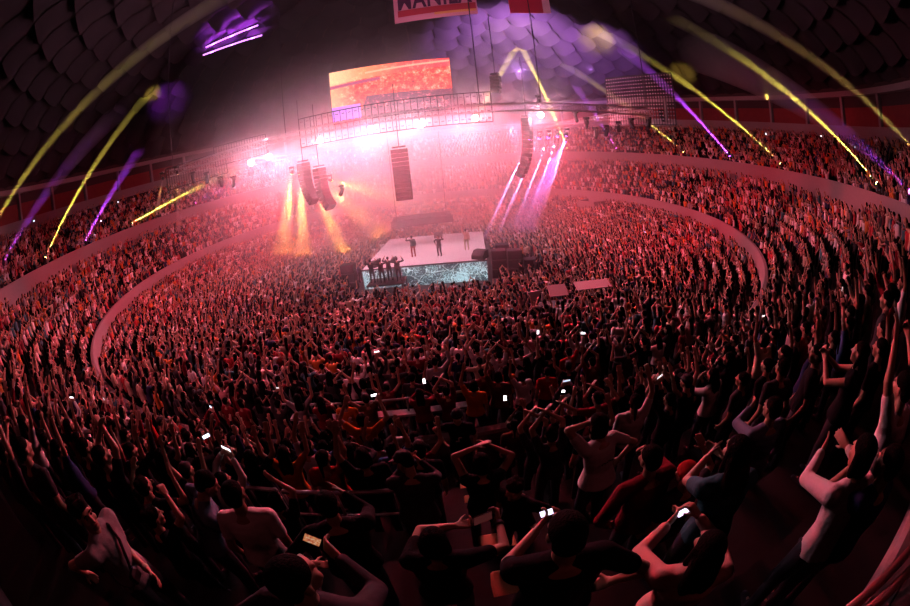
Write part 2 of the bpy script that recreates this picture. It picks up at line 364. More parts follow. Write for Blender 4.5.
def screen_material():   # live picture of the crowd: bright stage lamps, a pale fascia, a band of audience, a dark rostrum
    m, nt, _ = node_mat('screen_picture'); tc = nt.nodes.new('ShaderNodeTexCoord'); sp = nt.nodes.new('ShaderNodeSeparateXYZ'); nt.links.new(tc.outputs['Generated'], sp.inputs[0]); g = tc.outputs['Object']; x, z = sp.outputs[0], sp.outputs[2]
    crowd = ramp_n(nt, noise_n(nt, g, 3.2, 4, .75), [(.32, (.22, .0, .01)), (.46, (.75, .035, .03)), (.56, (1., .14, .06)), (.68, (1., .55, .38))])
    glow = ramp_n(nt, x, [(0., (1., .70, .38)), (.3, (1., .34, .12)), (.6, (1., .08, .08)), (1., (.9, .06, .10))])
    top = mix_n(nt, .35, glow, crowd)
    low = ramp_n(nt, noise_n(nt, g, 3.0, 4, .75), [(.50, (.10, .02, .045)), (.60, (.36, .05, .09)), (.70, (1., .55, .45))])
    hz = math_n(nt, 'ADD', z, math_n(nt, 'MULTIPLY', x, -.10))
    edge = math_n(nt, 'ADD', math_n(nt, 'MULTIPLY', x, .62), math_n(nt, 'MULTIPLY', noise_n(nt, g, .6, 2), .12))   # rostrum rises to the left
    c = mix_n(nt, math_n(nt, 'GREATER_THAN', hz, .74), crowd, top)
    warm = math_n(nt, 'MULTIPLY', math_n(nt, 'SUBTRACT', 1., math_n(nt, 'MULTIPLY', x, 4.6), True), .7); c = mix_n(nt, warm, c, (1., .55, .26))
    band = math_n(nt, 'MULTIPLY', math_n(nt, 'MULTIPLY', math_n(nt, 'GREATER_THAN', hz, .66), math_n(nt, 'LESS_THAN', hz, .72)), math_n(nt, 'LESS_THAN', x, .42)); c = mix_n(nt, band, c, (.35, .05, .14))
    band2 = math_n(nt, 'MULTIPLY', math_n(nt, 'GREATER_THAN', hz, .83), math_n(nt, 'LESS_THAN', hz, .865)); c = mix_n(nt, math_n(nt, 'MULTIPLY', math_n(nt, 'MULTIPLY', band2, .7), math_n(nt, 'GREATER_THAN', x, .3)), c, (1., .45, .28))
    bottom = math_n(nt, 'LESS_THAN', z, math_n(nt, 'ADD', math_n(nt, 'MULTIPLY', x, -.05), .44)); right = math_n(nt, 'GREATER_THAN', x, math_n(nt, 'ADD', .22, math_n(nt, 'MULTIPLY', z, .18)))
    c = mix_n(nt, math_n(nt, 'MULTIPLY', bottom, right), c, low)
    vio = math_n(nt, 'MULTIPLY', math_n(nt, 'LESS_THAN', z, .30), math_n(nt, 'LESS_THAN', x, .24)); c = mix_n(nt, vio, c, (.48, .18, .78))
    return emit_out(m, nt, c, 1.7)
SA, SB = at(328.5, 73.5, 30.2), at(449.5, 56, 30.0); SC, SD = at(334, 128, 30.2), at(454, 106, 30.0)
sc_c = (SA+SB+SC+SD)/4; sw = np.linalg.norm(SB-SA); shh = (SA[2]-SC[2]+SB[2]-SD[2])/2
sx = (SB-SA); sx[2] = 0; ang_s = math.atan2(sx[1], sx[0])
scr = empty('led_screen', sc_c, ang_s); tag(scr, 'large LED screen above the stage showing a glowing red and orange crowd', 'screen')
mesh_obj('display', *box((0, -.14, 0), (sw, .02, shh)), screen_material(), scr); mesh_obj('cabinet', *bevbox((0, .08, 0), (sw+.12, .34, shh+.12)), BLACK, scr)
# see-through LED mesh curtains: vertical strips of tiny diodes on a frame
DIODE = mat('led_strip', (.30, .24, .26), .4, .4)
def led_mesh(p, x_dir, w, h, label, nx=26, nz=14, tilt=0.):
    p = np.asarray(p, float); a = math.atan2(x_dir[1], x_dir[0]); root = empty('led_mesh_panel', p, a); tag(root, label, 'LED mesh panel', 'transparent LED mesh panels')
    fr = [box((0, 0, s*h/2), (w, .06, .06)) for s in (-1, 1)]+[box((s*w/2, 0, 0), (.06, .06, h)) for s in (-1, 1)]; mesh_obj('frame', *join(fr), STEEL, root)
    mesh_obj('wire_grid', *join([box((-w/2+w*i/nx, 0, 0), (.035, .03, h)) for i in range(1, nx)]), STEEL, root)
    mesh_obj('diode_lattice', *join([box((-w/2+w*(i+.5)/nx, -.02, -h/2+h*(j+.5)/nz), (w/nx*.45, .05, .07)) for i in range(nx) for j in range(nz)]), DIODE, root)['kind'] = 'stuff'
    return root
led_mesh((0.1, -9.6, 12.5), (1, -.02), 12.5, 2.0, 'wide LED mesh curtain hanging below the big screen', 30, 4)
led_mesh((16.6, -10.2, 13.2), (1.9, -3.4), 5.6, 3.6, 'dark LED mesh panel hanging at the right end of the front truss', 26, 14)
led_mesh((-15.2, -9.4, 12.0), (3.4, 1.2), 5.2, 1.7, 'pink-lit LED mesh panel hanging at the left end of the front truss', 24, 7)
led_mesh((-11.6, -8.2, 12.6), (3.4, 1.1), 4.2, 1.5, 'LED mesh panel between the left hoist and the first blinder lamps', 20, 6)
# line arrays
def line_array(p, n, w, hh, curve, yaw, label, lean=0.):
    root = empty('line_array_speaker', p, yaw); tag(root, label, 'loudspeaker', 'hanging loudspeaker columns')
    mesh_obj('flying_bar', *box((0, 0, .14), (w*.8, .5, .10)), STEEL, root); a = lean; q = np.array([0, 0, 0.])
    for i in range(n):
        M = rotx(a); mesh_obj('speaker_cabinet', *bevbox(q+M@np.array([0, 0, -hh/2]), (w, .62, hh*.93), M, .03), SPK, root)
        q = q+M@np.array([0, 0, -hh]); a += curve*(i/n)
    mesh_obj('hanging_cable', *tube([(0, 0, .18), (0, 0, 4.6)], .03, 5), WIRE, root)
SPK = mat('speaker_black', (.025, .022, .024), .7)
YW = lambda p, t=(0, 0): math.atan2(p[1], p[0])
line_array(at(399, 149, 26), 12, 1.12, .29, .045, .05, 'straight column of speakers hanging in the centre before the stage')
line_array(at(303, 163, 27.5), 12, .78, .25, -.16, math.radians(62), 'left one of the two curved speaker hangs beside the left blinders')
line_array(at(319, 168, 27.0), 12, .78, .25, -.16, math.radians(62), 'right one of the two curved speaker hangs beside the left blinders')
line_array(at(526, 118, 27.5), 14, .72, .31, .11, math.radians(58), 'long J-shaped speaker column hanging right of the stage')
line_array(at(495, 76, 26.5), 5, .55, .24, .16, math.radians(60), 'small short speaker cluster hanging high right of the big screen')
# blinder lamps on the front truss
BL_LENS = mat('blinder_glass', (.2, .2, .2), emit=(1., .84, .90), estr=120)
blind = [(251, 163, 28.0, 1.3), (269, 157, 28.2, 1.4), (320, 140, 27.6, 1.3), (371, 129, 27.3, 1.2), (420, 125, 27.2, 1.2), (475, 118, 27.4, 1.35), (541, 115, 27.8, 1.35)]
names = ['leftmost', 'second', 'third', 'fourth', 'fifth', 'sixth', 'last']
BLP = 1250
for (px, py, d, pw), nm in zip(blind, names):
    p = at(px, py, d); to = CAM-p; to /= np.linalg.norm(to); root = empty('blinder_lamp', p); tag(root, f'dazzling white blinder lamp, {nm} from the left on the front truss', 'stage lamp', 'white blinder lamps on the front truss')
    a, b, _ = frame_of(to); t = np.arange(18)*2*PI/18; ring = lambda q, r: to*q+(np.cos(t)[:, None]*a+np.sin(t)[:, None]*b)*r
    ho = mesh_obj('housing', *loft([ring(-.34, .10), ring(-.28, .17), ring(-.02, .23), ring(.02, .23)]), BLACK, root, True); mesh_obj('lens', *loft([ring(.03, .20), ring(.06, .14)]), BL_LENS, ho)
    mesh_obj('bracket', *join([box((0, 0, .34), (.05, .05, .4)), box((0, 0, .14), (.5, .05, .05))]), BLACK, root)
    point(p+to*.30, BLP*pw, (1., .46, .60), .12)
# moving heads hung under the trusses (unlit silhouettes), each its own lamp
def dead_head(p, label, tilt, yaw):
    root = empty('moving_head_lamp', p, yaw); tag(root, label, 'stage lamp', 'unlit moving heads under the roof trusses')
    mesh_obj('base', *bevbox((0, 0, -.07), (.36, .36, .14), None, .02), BLACK, root); mesh_obj('yoke', *join([bevbox((s*.18, 0, -.34), (.05, .12, .40), None, .01) for s in (-1, 1)]+[bevbox((0, 0, -.16), (.40, .12, .05), None, .01)]), BLACK, root)
    u = np.array([0, math.sin(tilt), -math.cos(tilt)]); mesh_obj('head', *capsule(np.array([0, 0, -.46])-u*.16, np.array([0, 0, -.46])+u*.24, .12, .15, 12), BLACK, root, True)
ords = ['first', 'second', 'third', 'fourth', 'fifth', 'sixth', 'seventh', 'eighth', 'ninth', 'tenth', 'eleventh', 'twelfth', 'thirteenth', 'fourteenth', 'fifteenth', 'sixteenth', 'seventeenth', 'eighteenth', 'nineteenth', 'twentieth']
for i, (px, py) in enumerate([(575, 116), (586, 122), (595, 132), (606, 130), (618, 126), (631, 123), (648, 121), (661, 115)]):
    dead_head(at(px, py-5, 27.5), f'unlit moving head lamp, {ords[i]} from the left below the right truss screen', rng.uniform(-.6, .6), rng.uniform(0, 6))
for i, (px, py) in enumerate([(192, 176), (206, 176), (220, 180), (233, 180)]): dead_head(at(px, py-4, 28), f'unlit moving head lamp, {ords[i]} from the left below the left mesh panels', rng.uniform(-.5, .5), rng.uniform(0, 6))
dead_head(at(538, 95, 27.2), 'single unlit moving head standing alone on top of the front truss', .5, 1.); dead_head(at(341, 185, 27.5), 'unlit moving head low beside the curved left speakers', .5, 2.)
# orange downlight fan and lavender rays
OG = 'orange beam lamps left of the stage'
for i, (b, lab, s) in enumerate([((283, 256), 'steepest orange beam lamp of the left fan', (292, 172)), ((304, 258), 'second orange beam lamp of the left fan', (300, 172)), ((346, 256), 'third orange beam lamp of the left fan', (308, 174)),
                        ((384, 236), 'fourth orange beam lamp of the left fan', (318, 178)), ((420, 205), 'flattest orange beam lamp of the left fan', (330, 180))]):
    moving_head(at(*s, 30.0), on_plane(*b, .8) if i < 4 else on_plane(*b, 3.5), lab, ORA, LENSO, 520000, math.radians(8.5), OG, hang=True, apex_r=.22, vol=THIN)
for i, b in enumerate([(484, 238), (497, 236), (513, 230), (527, 222), (541, 216)]):
    moving_head(at(531+i*9, 137-i*.8, 28.8), on_plane(*b, 1.), f'lavender beam lamp, {ords[i]} from the left in the fan right of the stage', LAV, LENSP, 4000000, math.radians(1.5), 'lavender beam lamps right of the stage', hang=True, apex_r=.06, vol=DENSE)
for i, (s, b) in enumerate([((163, 178), (158, 206)), ((177, 172), (179, 232))]):
    moving_head(at(*s, 28), on_cyl(*b, 33), ['left', 'right'][i]+' one of two thin amber beam lamps under the left mesh panel', YEL, LENSY, 300000, math.radians(1.3), 'thin amber beam lamps', hang=True, apex_r=.05, vol=DENSE)
moving_head(at(566, 139, 28.8), on_plane(520, 232, 1.), 'purple flood lamp just right of the lavender fan', (.6, .15, 1.), LENSP, 70000, math.radians(13), 'lavender beam lamps right of the stage', hang=True, apex_r=.15)
# stage wash lamps: ring of red floods in the rig, aimed out and down over the tiers
WASH = 15500
for i in range(10):
    a = 2*PI*i/10+.2; q = np.array([9*math.sin(a), 9*math.cos(a)-1, 11.6]); spot(q, q+np.array([20*math.sin(a), 20*math.cos(a), -11]), WASH, (1., .06, .11), math.radians(118), 1., .35)
for x, y, z, pw in ((-6, -4, 12.6, 1500), (6, -4, 12.6, 1300), (0, 4, 12.8, 1800), (0, -7, 13, 1100)): spot((x, y, z), (x, y+10, z-5), pw*3.2, (1., .50, .62), math.radians(172), .6, .35)   # pale pink fill spots without fixtures, added to brighten haze and stage
for x in (-9, 15): spot((x, -38.5, 19.5), (x*.3, -27, 3), 220, (1., .15, .19), math.radians(75), 1., .6); spot((x*1.4, -38, 19.5), (x*.5, -19, 2), 5000, (1., .17, .25), math.radians(52), .8, .6)   # unseen red fill spots added above the camera's side to lift the crowd's backs
# purple lights on the ceiling
def ceiling_strip(pa, pb, label):
    A, B = on_dome(*pa, 1.6), on_dome(*pb, 1.6); root = empty('ceiling_light_strip', A); tag(root, label, 'ceiling light', 'purple ceiling light strips'); d = B-A
    mesh_obj('rail', *tube([(0, 0, 0), d], .10, 6), STEEL, root); mesh_obj('tube_lamp', *tube([np.array([0, 0, -.16]), d+[0, 0, -.16]], .09, 6), PTUBE, root)
    for t in (.15, .5, .85): spot(A+d*t+[0, 0, -.4], A+d*t+[0, 0, 5], 1500, PUR, math.radians(130), .6, .1)
PTUBE = mat('purple_tube', (.1, .1, .1), emit=(.72, .22, 1.), estr=3.)
ceiling_strip((203, 54), (262, 34), 'long purple light strip high at the upper left of the dome'); ceiling_strip((206, 46), (258, 24), 'purple light strip along the upper edge of the left dome opening')
spot(at(165, 112, 42), on_dome(168, 98), 16000, PUR, math.radians(30), 1.); spot(at(520, 72, 43), on_dome(512, 42), 110000, (.66, .26, 1.), math.radians(95), .9); spot(at(517, 60, 45), on_dome(517, 44), 16000, (1., .8, .4), math.radians(70), 1.); spot(at(590, 70, 40), on_dome(600, 50), 50000, (.62, .22, 1.), math.radians(45), .7)  # bare spots added under the dome to tint its panels, no fixtures
spot(at(680, 100, 36), on_dome(683, 72), 50000, YEL, math.radians(12), 1.); spot(at(766, 100, 30), on_dome(770, 80), 26000, YEL, math.radians(12), 1.); spot(at(154, 110, 40), on_dome(152, 93), 30000, YEL, math.radians(14), 1.); spot(at(597, 50, 40), on_dome(597, 37), 90000, YEL, math.radians(22), 1.)  # added yellow spots near the dome, standing in for beams landing on it

# ------------------------------------------------------------------ banner under the dome
def banner():
    A, B, Z = at(395, 22, 33), at(552, 12, 34.5), 3.4; d = B-A; d[2] = 0; L = np.linalg.norm(d); a = math.atan2(d[1], d[0])
    tl = at(395, 24, 33); root = empty('event_banner', tl, a); tag(root, 'pink banner hung under the dome with dark capital letters and a red stripe', 'banner')
    s = (B[2]-tl[2])/L; tilt = lambda v: np.asarray(v)+np.stack([0*np.asarray(v)[:, 0], 0*np.asarray(v)[:, 0], s*np.asarray(v)[:, 0]], 1)
    Wd = L*.52; v, f = box((Wd/2, 0, Z/2), (Wd, .03, Z)); mesh_obj('cloth', tilt(v), f, mat('banner_pink', (.70, .28, .40), .8), root)
    v, f = box((Wd/2+.1, -.03, .86), (Wd-.4, .02, .62)); mesh_obj('stripe', tilt(v), f, mat('banner_red', (.45, .03, .06), .8), root)
    v, f = box((Wd*.73, -.03, .44), (Wd*.5, .02, .22)); mesh_obj('yellow_stripe', tilt(v), f, mat('banner_yellow', (.75, .35, .12), .8), root)
    cu = bpy.data.curves.new('lettering', 'FONT'); cu.body = 'MANILA'; cu.size = 2.5; cu.extrude = .015; cu.offset = .06; cu.space_character = 1.08
    o = bpy.data.objects.new('lettering', cu); _tmp.objects.link(o); dg = bpy.context.evaluated_depsgraph_get(); dg.update(); me = bpy.data.meshes.new_from_object(o.evaluated_get(dg)); bpy.data.objects.remove(o)
    vs = np.zeros(len(me.vertices)*3); me.vertices.foreach_get('co', vs); vs = vs.reshape(-1, 3); k = (Wd-.7)/(vs[:, 0].max()-vs[:, 0].min())
    w = np.stack([(vs[:, 0]-vs[:, 0].min())*k+.35, -.04+vs[:, 2]*-1, vs[:, 1]+1.28], 1); w = tilt(w); me.vertices.foreach_set('co', w.ravel()); me.materials.append(mat('banner_ink', (.07, .015, .06), .7))
    lo = bpy.data.objects.new('lettering', me); C.objects.link(lo); lo.parent = root
    v, f = box((L*.86, .02, Z/2-.1), (L*.27, .03, Z)); o2 = empty('event_banner', np.asarray(tl)); o2.rotation_euler = (0, 0, a); tag(o2, 'deep red banner with pale pink edges, hung right of the lettered banner', 'banner')
    mesh_obj('cloth', tilt(v), f, mat('banner_crimson', (.5, .02, .06), .8), o2); v, f = box((L*.97, -.02, Z/2-.1), (L*.05, .03, Z)); mesh_obj('edge_stripe', tilt(v), f, mat('banner_pale', (.75, .4, .5), .8), o2)
banner()

# ------------------------------------------------------------------ stage
STG_Z = 1.6
def stage_led():
    m, nt, _ = node_mat('stage_led_picture'); tc = nt.nodes.new('ShaderNodeTexCoord'); o = tc.outputs['Object']
    mp = nt.nodes.new('ShaderNodeMapping'); mp.inputs['Scale'].default_value = (1, .3, 1.25); nt.links.new(o, mp.inputs[0])
    nz = nt.nodes.new('ShaderNodeTexNoise'); nz.inputs['Scale'].default_value = 1.2; nt.links.new(mp.outputs[0], nz.inputs['Vector'])
    ad = nt.nodes.new('ShaderNodeMixRGB'); ad.blend_type = 'ADD'; ad.inputs[0].default_value = .5; nt.links.new(mp.outputs[0], ad.inputs[1]); nt.links.new(nz.outputs['Color'], ad.inputs[2])
    def lines(sc, w):
        v = nt.nodes.new('ShaderNodeTexVoronoi'); v.feature = 'DISTANCE_TO_EDGE'; v.inputs['Scale'].default_value = sc; nt.links.new(ad.outputs[0], v.inputs['Vector']); return math_n(nt, 'LESS_THAN', v.outputs['Distance'], w)
    f1 = math_n(nt, 'MAXIMUM', lines(.7, .010), math_n(nt, 'MULTIPLY', lines(2.6, .016), math_n(nt, 'GREATER_THAN', noise_n(nt, o, .7, 2), .52)))
    spk = math_n(nt, 'GREATER_THAN', math_n(nt, 'ADD', noise_n(nt, o, 9, 3, .8), math_n(nt, 'MULTIPLY', noise_n(nt, o, .55, 1), .5)), .80)
    base = ramp_n(nt, noise_n(nt, o, 1.1, 2), [(.35, (.008, .02, .03)), (.65, (.05, .09, .11))])
    c = mix_n(nt, math_n(nt, 'MULTIPLY', spk, .55), base, (.55, .85, .95)); c = mix_n(nt, math_n(nt, 'MULTIPLY', f1, .6), c, (.75, .95, 1.))
    return emit_out(m, nt, c, 1.35)
sp = [on_plane(362, 270, STG_Z), on_plane(487, 259.5, STG_Z)]
sdir = sp[1]-sp[0]; sdir[2] = 0; SL = np.linalg.norm(sdir); SANG = math.atan2(sdir[1], sdir[0]); SMID = (sp[0]+sp[1])/2; SMID[2] = 0
stg = empty('stage', SMID, SANG); tag(stg, 'low square stage in the arena centre with a pale floor and a glowing front', 'stage')
STOP = mat('stage_top', (.75, .70, .72), .35, bscale=2, vary=.08)
mesh_obj('stage_floor', *bevbox((0, 5.4, STG_Z-.06), (SL, 10.8, .12), None, .02), STOP, stg); mesh_obj('skirt', *box((0, 5.4, STG_Z/2-.06), (SL-.1, 10.7, STG_Z-.1)), BLACK, stg)
mesh_obj('led_front', *box((0, -.06, STG_Z/2-.05), (SL-.04, .06, STG_Z-.14)), stage_led(), stg); mesh_obj('nosing', *box((0, -.05, STG_Z-.03), (SL, .16, .07)), BLACK, stg)
def on_stage(x, y): return SMID+rotz(SANG)@np.array([x, y, STG_Z])
# stage monitors and gear
def wedge(loc, yaw, label, s=1.):
    root = empty('stage_monitor', loc, yaw); tag(root, label, 'stage monitor', 'stage monitors'); pr = [(-.35, 0), (.35, 0), (.35, .22), (.05, .48), (-.35, .48)]
    v = [(x*s, y*s, z*s) for x in (-.38, .38) for y, z in pr]; n = 5; f = [tuple(range(n-1, -1, -1)), tuple(range(n, 2*n))]+[(i, (i+1) % n, n+(i+1) % n, n+i) for i in range(n)]
    mesh_obj('cabinet', v, f, BLACK, root); a, b = np.array([0, .37, .225])*s, np.array([0, .07, .485])*s; v, f = box((a+b)/2+np.array([0, .02, .02])*s, (.6*s, .38*s, .02*s), rotx(-.71)); mesh_obj('grille', v, f, STEEL, root)
wedge(on_stage(SL/2-.5, .5), SANG+2.6, 'wedge monitor on the front right corner of the stage', 1.3); wedge(on_stage(-SL/2+.8, .5), SANG+.5, 'wedge monitor on the front left corner of the stage'); wedge(on_stage(.4, 9.6), SANG, 'wedge monitor at the back edge of the stage')
# hanging rectangular frame over the rear of the stage
fa = at(391, 225, 35.0); fb = at(453, 218.5, 35.0); fl = np.linalg.norm(fb-fa); fang = math.atan2(fb[1]-fa[1], fb[0]-fa[0]); hf = empty('hanging_light_frame', (fa+fb)/2, fang); tag(hf, 'dark rectangular light frame hanging low over the stage', 'light frame')
FRM = mat('frame_dark', (.10, .05, .06), .6)
mesh_obj('front_beam', *bevbox((0, 0, 0), (fl, .35, .62), None, .04), FRM, hf); mesh_obj('rear_beam', *bevbox((0, 3.2, 0), (fl, .35, .5), None, .04), FRM, hf)
for s in (-1, 1): mesh_obj('side_beam', *bevbox((s*(fl/2-.2), 1.6, 0), (.3, 3.0, .45), None, .04), FRM, hf)
for s in (-1, 1): mesh_obj('hanging_cable', *tube([(s*fl*.4, 0, .3), (s*fl*.4, 0, 8)], .025, 5), WIRE, hf)
# dark gear towers on both sides of the stage
def gear_stack(loc, yaw, n, label):
    root = empty('speaker_stack', loc, yaw); tag(root, label, 'speaker stack', 'speaker stacks beside the stage')
    for i in range(n): cb = mesh_obj('cabinet', *bevbox((0, 0, .36+.72*i), (1.1, .8, .70), None, .03), SPK, root); mesh_obj('grille', *box((0, -.41, .36+.72*i), (1., .02, .6)), STEEL, cb)
for i, (x, y, n) in enumerate([(SL/2+.9, .6, 3), (SL/2+2.1, .4, 3), (SL/2+3.3, .2, 2), (SL/2+1.3, 2.4, 3)]): gear_stack(SMID+rotz(SANG)@np.array([x, y, 0]), SANG, n, f'black speaker stack, {ords[i]} of the cluster at the stage right corner')
gear_stack(SMID+rotz(SANG)@np.array([-SL/2-1.2, .2, 0]), SANG, 3, 'black speaker stack beside the left front corner of the stage')
# camera riser in front of the stage
def riser(px, py, label):
    p = on_plane(px, py, 1.0); p[2] = 0; root = empty('camera_riser', p, SANG); tag(root, label, 'platform'); mesh_obj('deck', *bevbox((0, 0, .96), (2.8, 1.8, .08), None, .02), BLACK, root)
    for sx_ in (-1, 1):
        for sy_ in (-1, 1): mesh_obj('leg', *box((sx_*1.3, sy_*.8, .46), (.07, .07, .92)), STEEL, root)
    return p
RIS = riser(387, 281, 'black camera platform before the left part of the stage front')
def tv_camera(loc, yaw, label):
    root = empty('television_camera', loc, yaw); tag(root, label, 'camera', 'television cameras on the riser')
    for a in range(3): mesh_obj('tripod_leg', *tube([(0, 0, 1.25), (.42*math.cos(2.1*a), .42*math.sin(2.1*a), 0)], .022, 6), STEEL, root)
    mesh_obj('body', *bevbox((0, 0, 1.48), (.22, .5, .28), None, .02), BLACK, root); mesh_obj('lens', *capsule((0, .26, 1.48), (0, .55, 1.48), .08, .10, 12), BLACK, root, True)
tv_camera(RIS+[-.5, .35, 1.0], SANG, 'television camera at the left of the platform before the stage'); tv_camera(RIS+[.7, .35, 1.0], SANG, 'television camera at the right of the platform before the stage')
# mixing desk booth on the floor right of centre
def foh():
    WH = mat('white_cover', (.42, .34, .35), .6); c = on_plane(571, 306, 2.2); c[2] = riser_z(math.hypot(c[0], c[1]), math.atan2(c[0], -c[1])); root = empty('mixing_booth', c, .03); tag(root, 'pale-covered mixing desk booth standing in the floor crowd', 'mixing booth')
    for x in (-1.9, -.2, 1.9):
        for y in (-.7, .7): mesh_obj('post', *box((x, y, .85), (.08, .08, 1.7)), STEEL, root)
    mesh_obj('roof_panel', *box((1.2, .2, 1.72), (1.8, .7, .06), rotx(.25)), WH, root); mesh_obj('console_cover', *box((-.65, .1, 1.66), (.9, .7, .05), rotx(.5)), WH, root)
    v = [(-2.25, -.5, 1.95), (-1.6, -.5, 2.0), (-2.0, -.7, 1.25), (-2.25, -.44, 1.95), (-1.6, -.44, 2.0), (-2.0, -.64, 1.25)]; mesh_obj('pennant_panel', v, [(0, 2, 1), (3, 4, 5), (0, 1, 4, 3), (1, 2, 5, 4), (2, 0, 3, 5)], WH, root)
    mesh_obj('desk', *bevbox((0, .1, .95), (4.0, .9, .12), None, .03), BLACK, root)
foh()

# ------------------------------------------------------------------ rails and stairs of the near tier
def rail_run(p0, p1, phi0, phi1, r, z, label, low=None, npost=6, foot=0.):
    root = empty('guard_rail', pol(phi0, r, foot)); tag(root, label, 'guard rail', 'guard rails of the upper tier'); o = np.array(root.location)
    pts = [pol(phi0+(phi1-phi0)*i/24, r, z)-o for i in range(25)]; mesh_obj('top_rail', *tube(pts, .03, 8), RAILM, root, True)
    if low: mesh_obj('mid_rail', *tube([p+[0, 0, low-z] for p in pts], .02, 6), RAILM, root, True)
    for i in range(npost): a = phi0+(phi1-phi0)*i/(npost-1); mesh_obj('post', *tube([pol(a, r, foot)-o, pol(a, r, z)-o], .022, 6), RAILM, root, True)
rail_run(0, 0, -.062, .118, 27.27, 4.42, 'pale guard rail across the tier in front of the lowest near row', None, 7, 3.13)
rail_run(0, 0, .018, .063, 31.45, 6.05, 'short rail across the row left of the lit stairs', 5.6, 3, ROW_Z(3)); rail_run(0, 0, -.02, .0155, 31.45, 6.07, 'longer rail across the row further left of the stairs', 5.6, 3, ROW_Z(3))
STEPM = mat('stair_orange_lit', (.75, .42, .20), .7, vary=.15, bscale=4)  # orange light on the steps is put into this base colour
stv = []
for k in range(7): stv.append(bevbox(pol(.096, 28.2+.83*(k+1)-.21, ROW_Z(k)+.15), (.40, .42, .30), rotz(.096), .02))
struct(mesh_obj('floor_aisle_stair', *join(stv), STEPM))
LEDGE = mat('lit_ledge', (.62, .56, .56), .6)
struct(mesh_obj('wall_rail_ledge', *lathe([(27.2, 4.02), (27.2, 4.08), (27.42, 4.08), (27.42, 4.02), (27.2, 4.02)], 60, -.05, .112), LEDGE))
# stair handrail at the lower right corner of the view
hr = empty('stair_handrail', at(872, 600, 1.5)); tag(hr, 'dull red-lit metal handrail slanting at the lower right corner', 'handrail'); o = np.array(hr.location)
for k, (a, b) in enumerate([((846, 612), (912, 548)), ((862, 616), (914, 566))]): mesh_obj('bar', *tube([at(*a, 1.25)-o, at(*b, 1.75)-o], .022, 8), mat('rail_maroon', (.30, .10, .10), .4, .5), hr, True)

# ------------------------------------------------------------------ people
def ik(S, W, a, b, pole):
    d = W-S; L = min(np.linalg.norm(d), a+b-.004); u = d/np.linalg.norm(d); x = (a*a-b*b+L*L)/(2*L); h = math.sqrt(max(a*a-x*x, 0)); p = pole-u*np.dot(pole, u); p /= np.linalg.norm(p)+1e-9
    return S+u*x+p*h, S+u*L
def nrm(v): return v/(np.linalg.norm(v)+1e-12)
def hand(W, d, n, s, curl=.25, spread=.25, n_seg=8):
    d = nrm(d); n = nrm(n-d*np.dot(n, d)); t = s*np.cross(d, n); P = []
    for i, (o, L) in enumerate(((.030, .070), (.010, .080), (-.010, .075), (-.029, .060))):
        kb = W+d*.092+t*o; P.append(capsule(W+d*.012+t*o*.6, kb, .017, .0135, n_seg, 2)); a = o*spread*14
        u0 = nrm(d+t*a); c1 = curl; d1 = u0*math.cos(c1)+n*math.sin(c1); c2 = curl*2.1; d2 = u0*math.cos(c2)+n*math.sin(c2); m = kb+d1*L*.52
        P.append(capsule(kb, m, .0105, .0095, n_seg, 2)); P.append(capsule(m, m+d2*L*.5, .0095, .008, n_seg, 2))
    b = W+d*.03+t*.022; m = b+nrm(t*.85+d*.6+n*.25)*.045; P.append(capsule(b, m, .015, .0115, n_seg, 2)); P.append(capsule(m, m+nrm(t*.35+d*.9+n*.3*(1+curl))*.034, .0115, .009, n_seg, 2))
    return P
ARMS = {  # wrist relative to shoulder: outward, forward, up; elbow pole (outward, forward, up); palm normal; finger curl
    'vee': ((.20, .10, .45), (1, -.3, 0), (0, 1, .1), .2), 'high': ((.03, .14, .49), (1, 0, 0), (0, 1, 0), .3), 'fist': ((.05, .14, .47), (1, 0, -.2), (-.3, 1, 0), 1.25),
    'clap_up': ((-.13, .20, .40), (1, .1, -.1), (-1, 0, 0), .12), 'clap': ((-.135, .40, .02), (.8, -.2, -.8), (-1, 0, 0), .12), 'side': ((.07, .04, -.50), (.3, -1, 0), (-1, .2, 0), .5),
    'phone': ((-.08, .38, .20), (.8, .1, -.7), (-.6, .6, .1), .7), 'phone_high': ((-.08, .26, .40), (1, .2, -.2), (-.6, .6, .1), .7), 'bent': ((.16, .20, .22), (.9, 0, -.5), (0, 1, 0), .3),
    'head': ((-.06, .03, .24), (1, .2, .1), (-1, 0, -.2), .4), 'cheer': ((-.10, .24, .10), (.8, 0, -.8), (-.5, -.9, 0), .35), 'point': ((.10, .34, .32), (.8, 0, -.6), (0, 0, -1), .1), 'hip': ((.10, -.02, -.33), (1, -.5, .1), (-1, 0, 0), .5)}
def skeleton(L='side', R='side', lean=0., side=0., hy=0., hp=0., w=1., crouch=0., waist_y=0.):
    T = rotz(waist_y)@roty(side)@rotx(-lean); P0 = np.array([0, 0, .92-crouch]); S = dict(T=T, P0=P0, w=w, crouch=crouch)
    sp = lambda s, x=0., y=0.: P0+T@np.array([x, y, s]); S['sp'] = sp; S['N'] = sp(.50); Rh = T@rotz(hy)@rotx(hp); S['Rh'] = Rh; S['H'] = S['N']+T@np.array([0, .015, .045])+Rh@np.array([0, .02, .12])
    S['arms'] = []
    for s, a in ((-1, L), (1, R)):
        a = ARMS[a] if isinstance(a, str) else a; wv = np.array(a[0], float); up = max(0, wv[2])*.10; sh = sp(.435+up, s*(.185*w-up*.4)); m = np.array([s, 1, 1])
        E_, W_ = ik(sh, sh+T@(wv*m), .285, .25, T@(np.array(a[1], float)*m)); hd = W_-E_; S['arms'].append((s, sh, E_, W_, hd if len(a) < 5 else T@(np.array(a[4], float)*m), T@(np.array(a[2], float)*m), a[3]))
    S['legs'] = []
    for s in (-1, 1): S['legs'].append((P0+np.array([s*.095, 0, -.02]), np.array([s*.12, .03+crouch*.6, .50-crouch*.35]), np.array([s*.13, -.02, .09])))
    return S
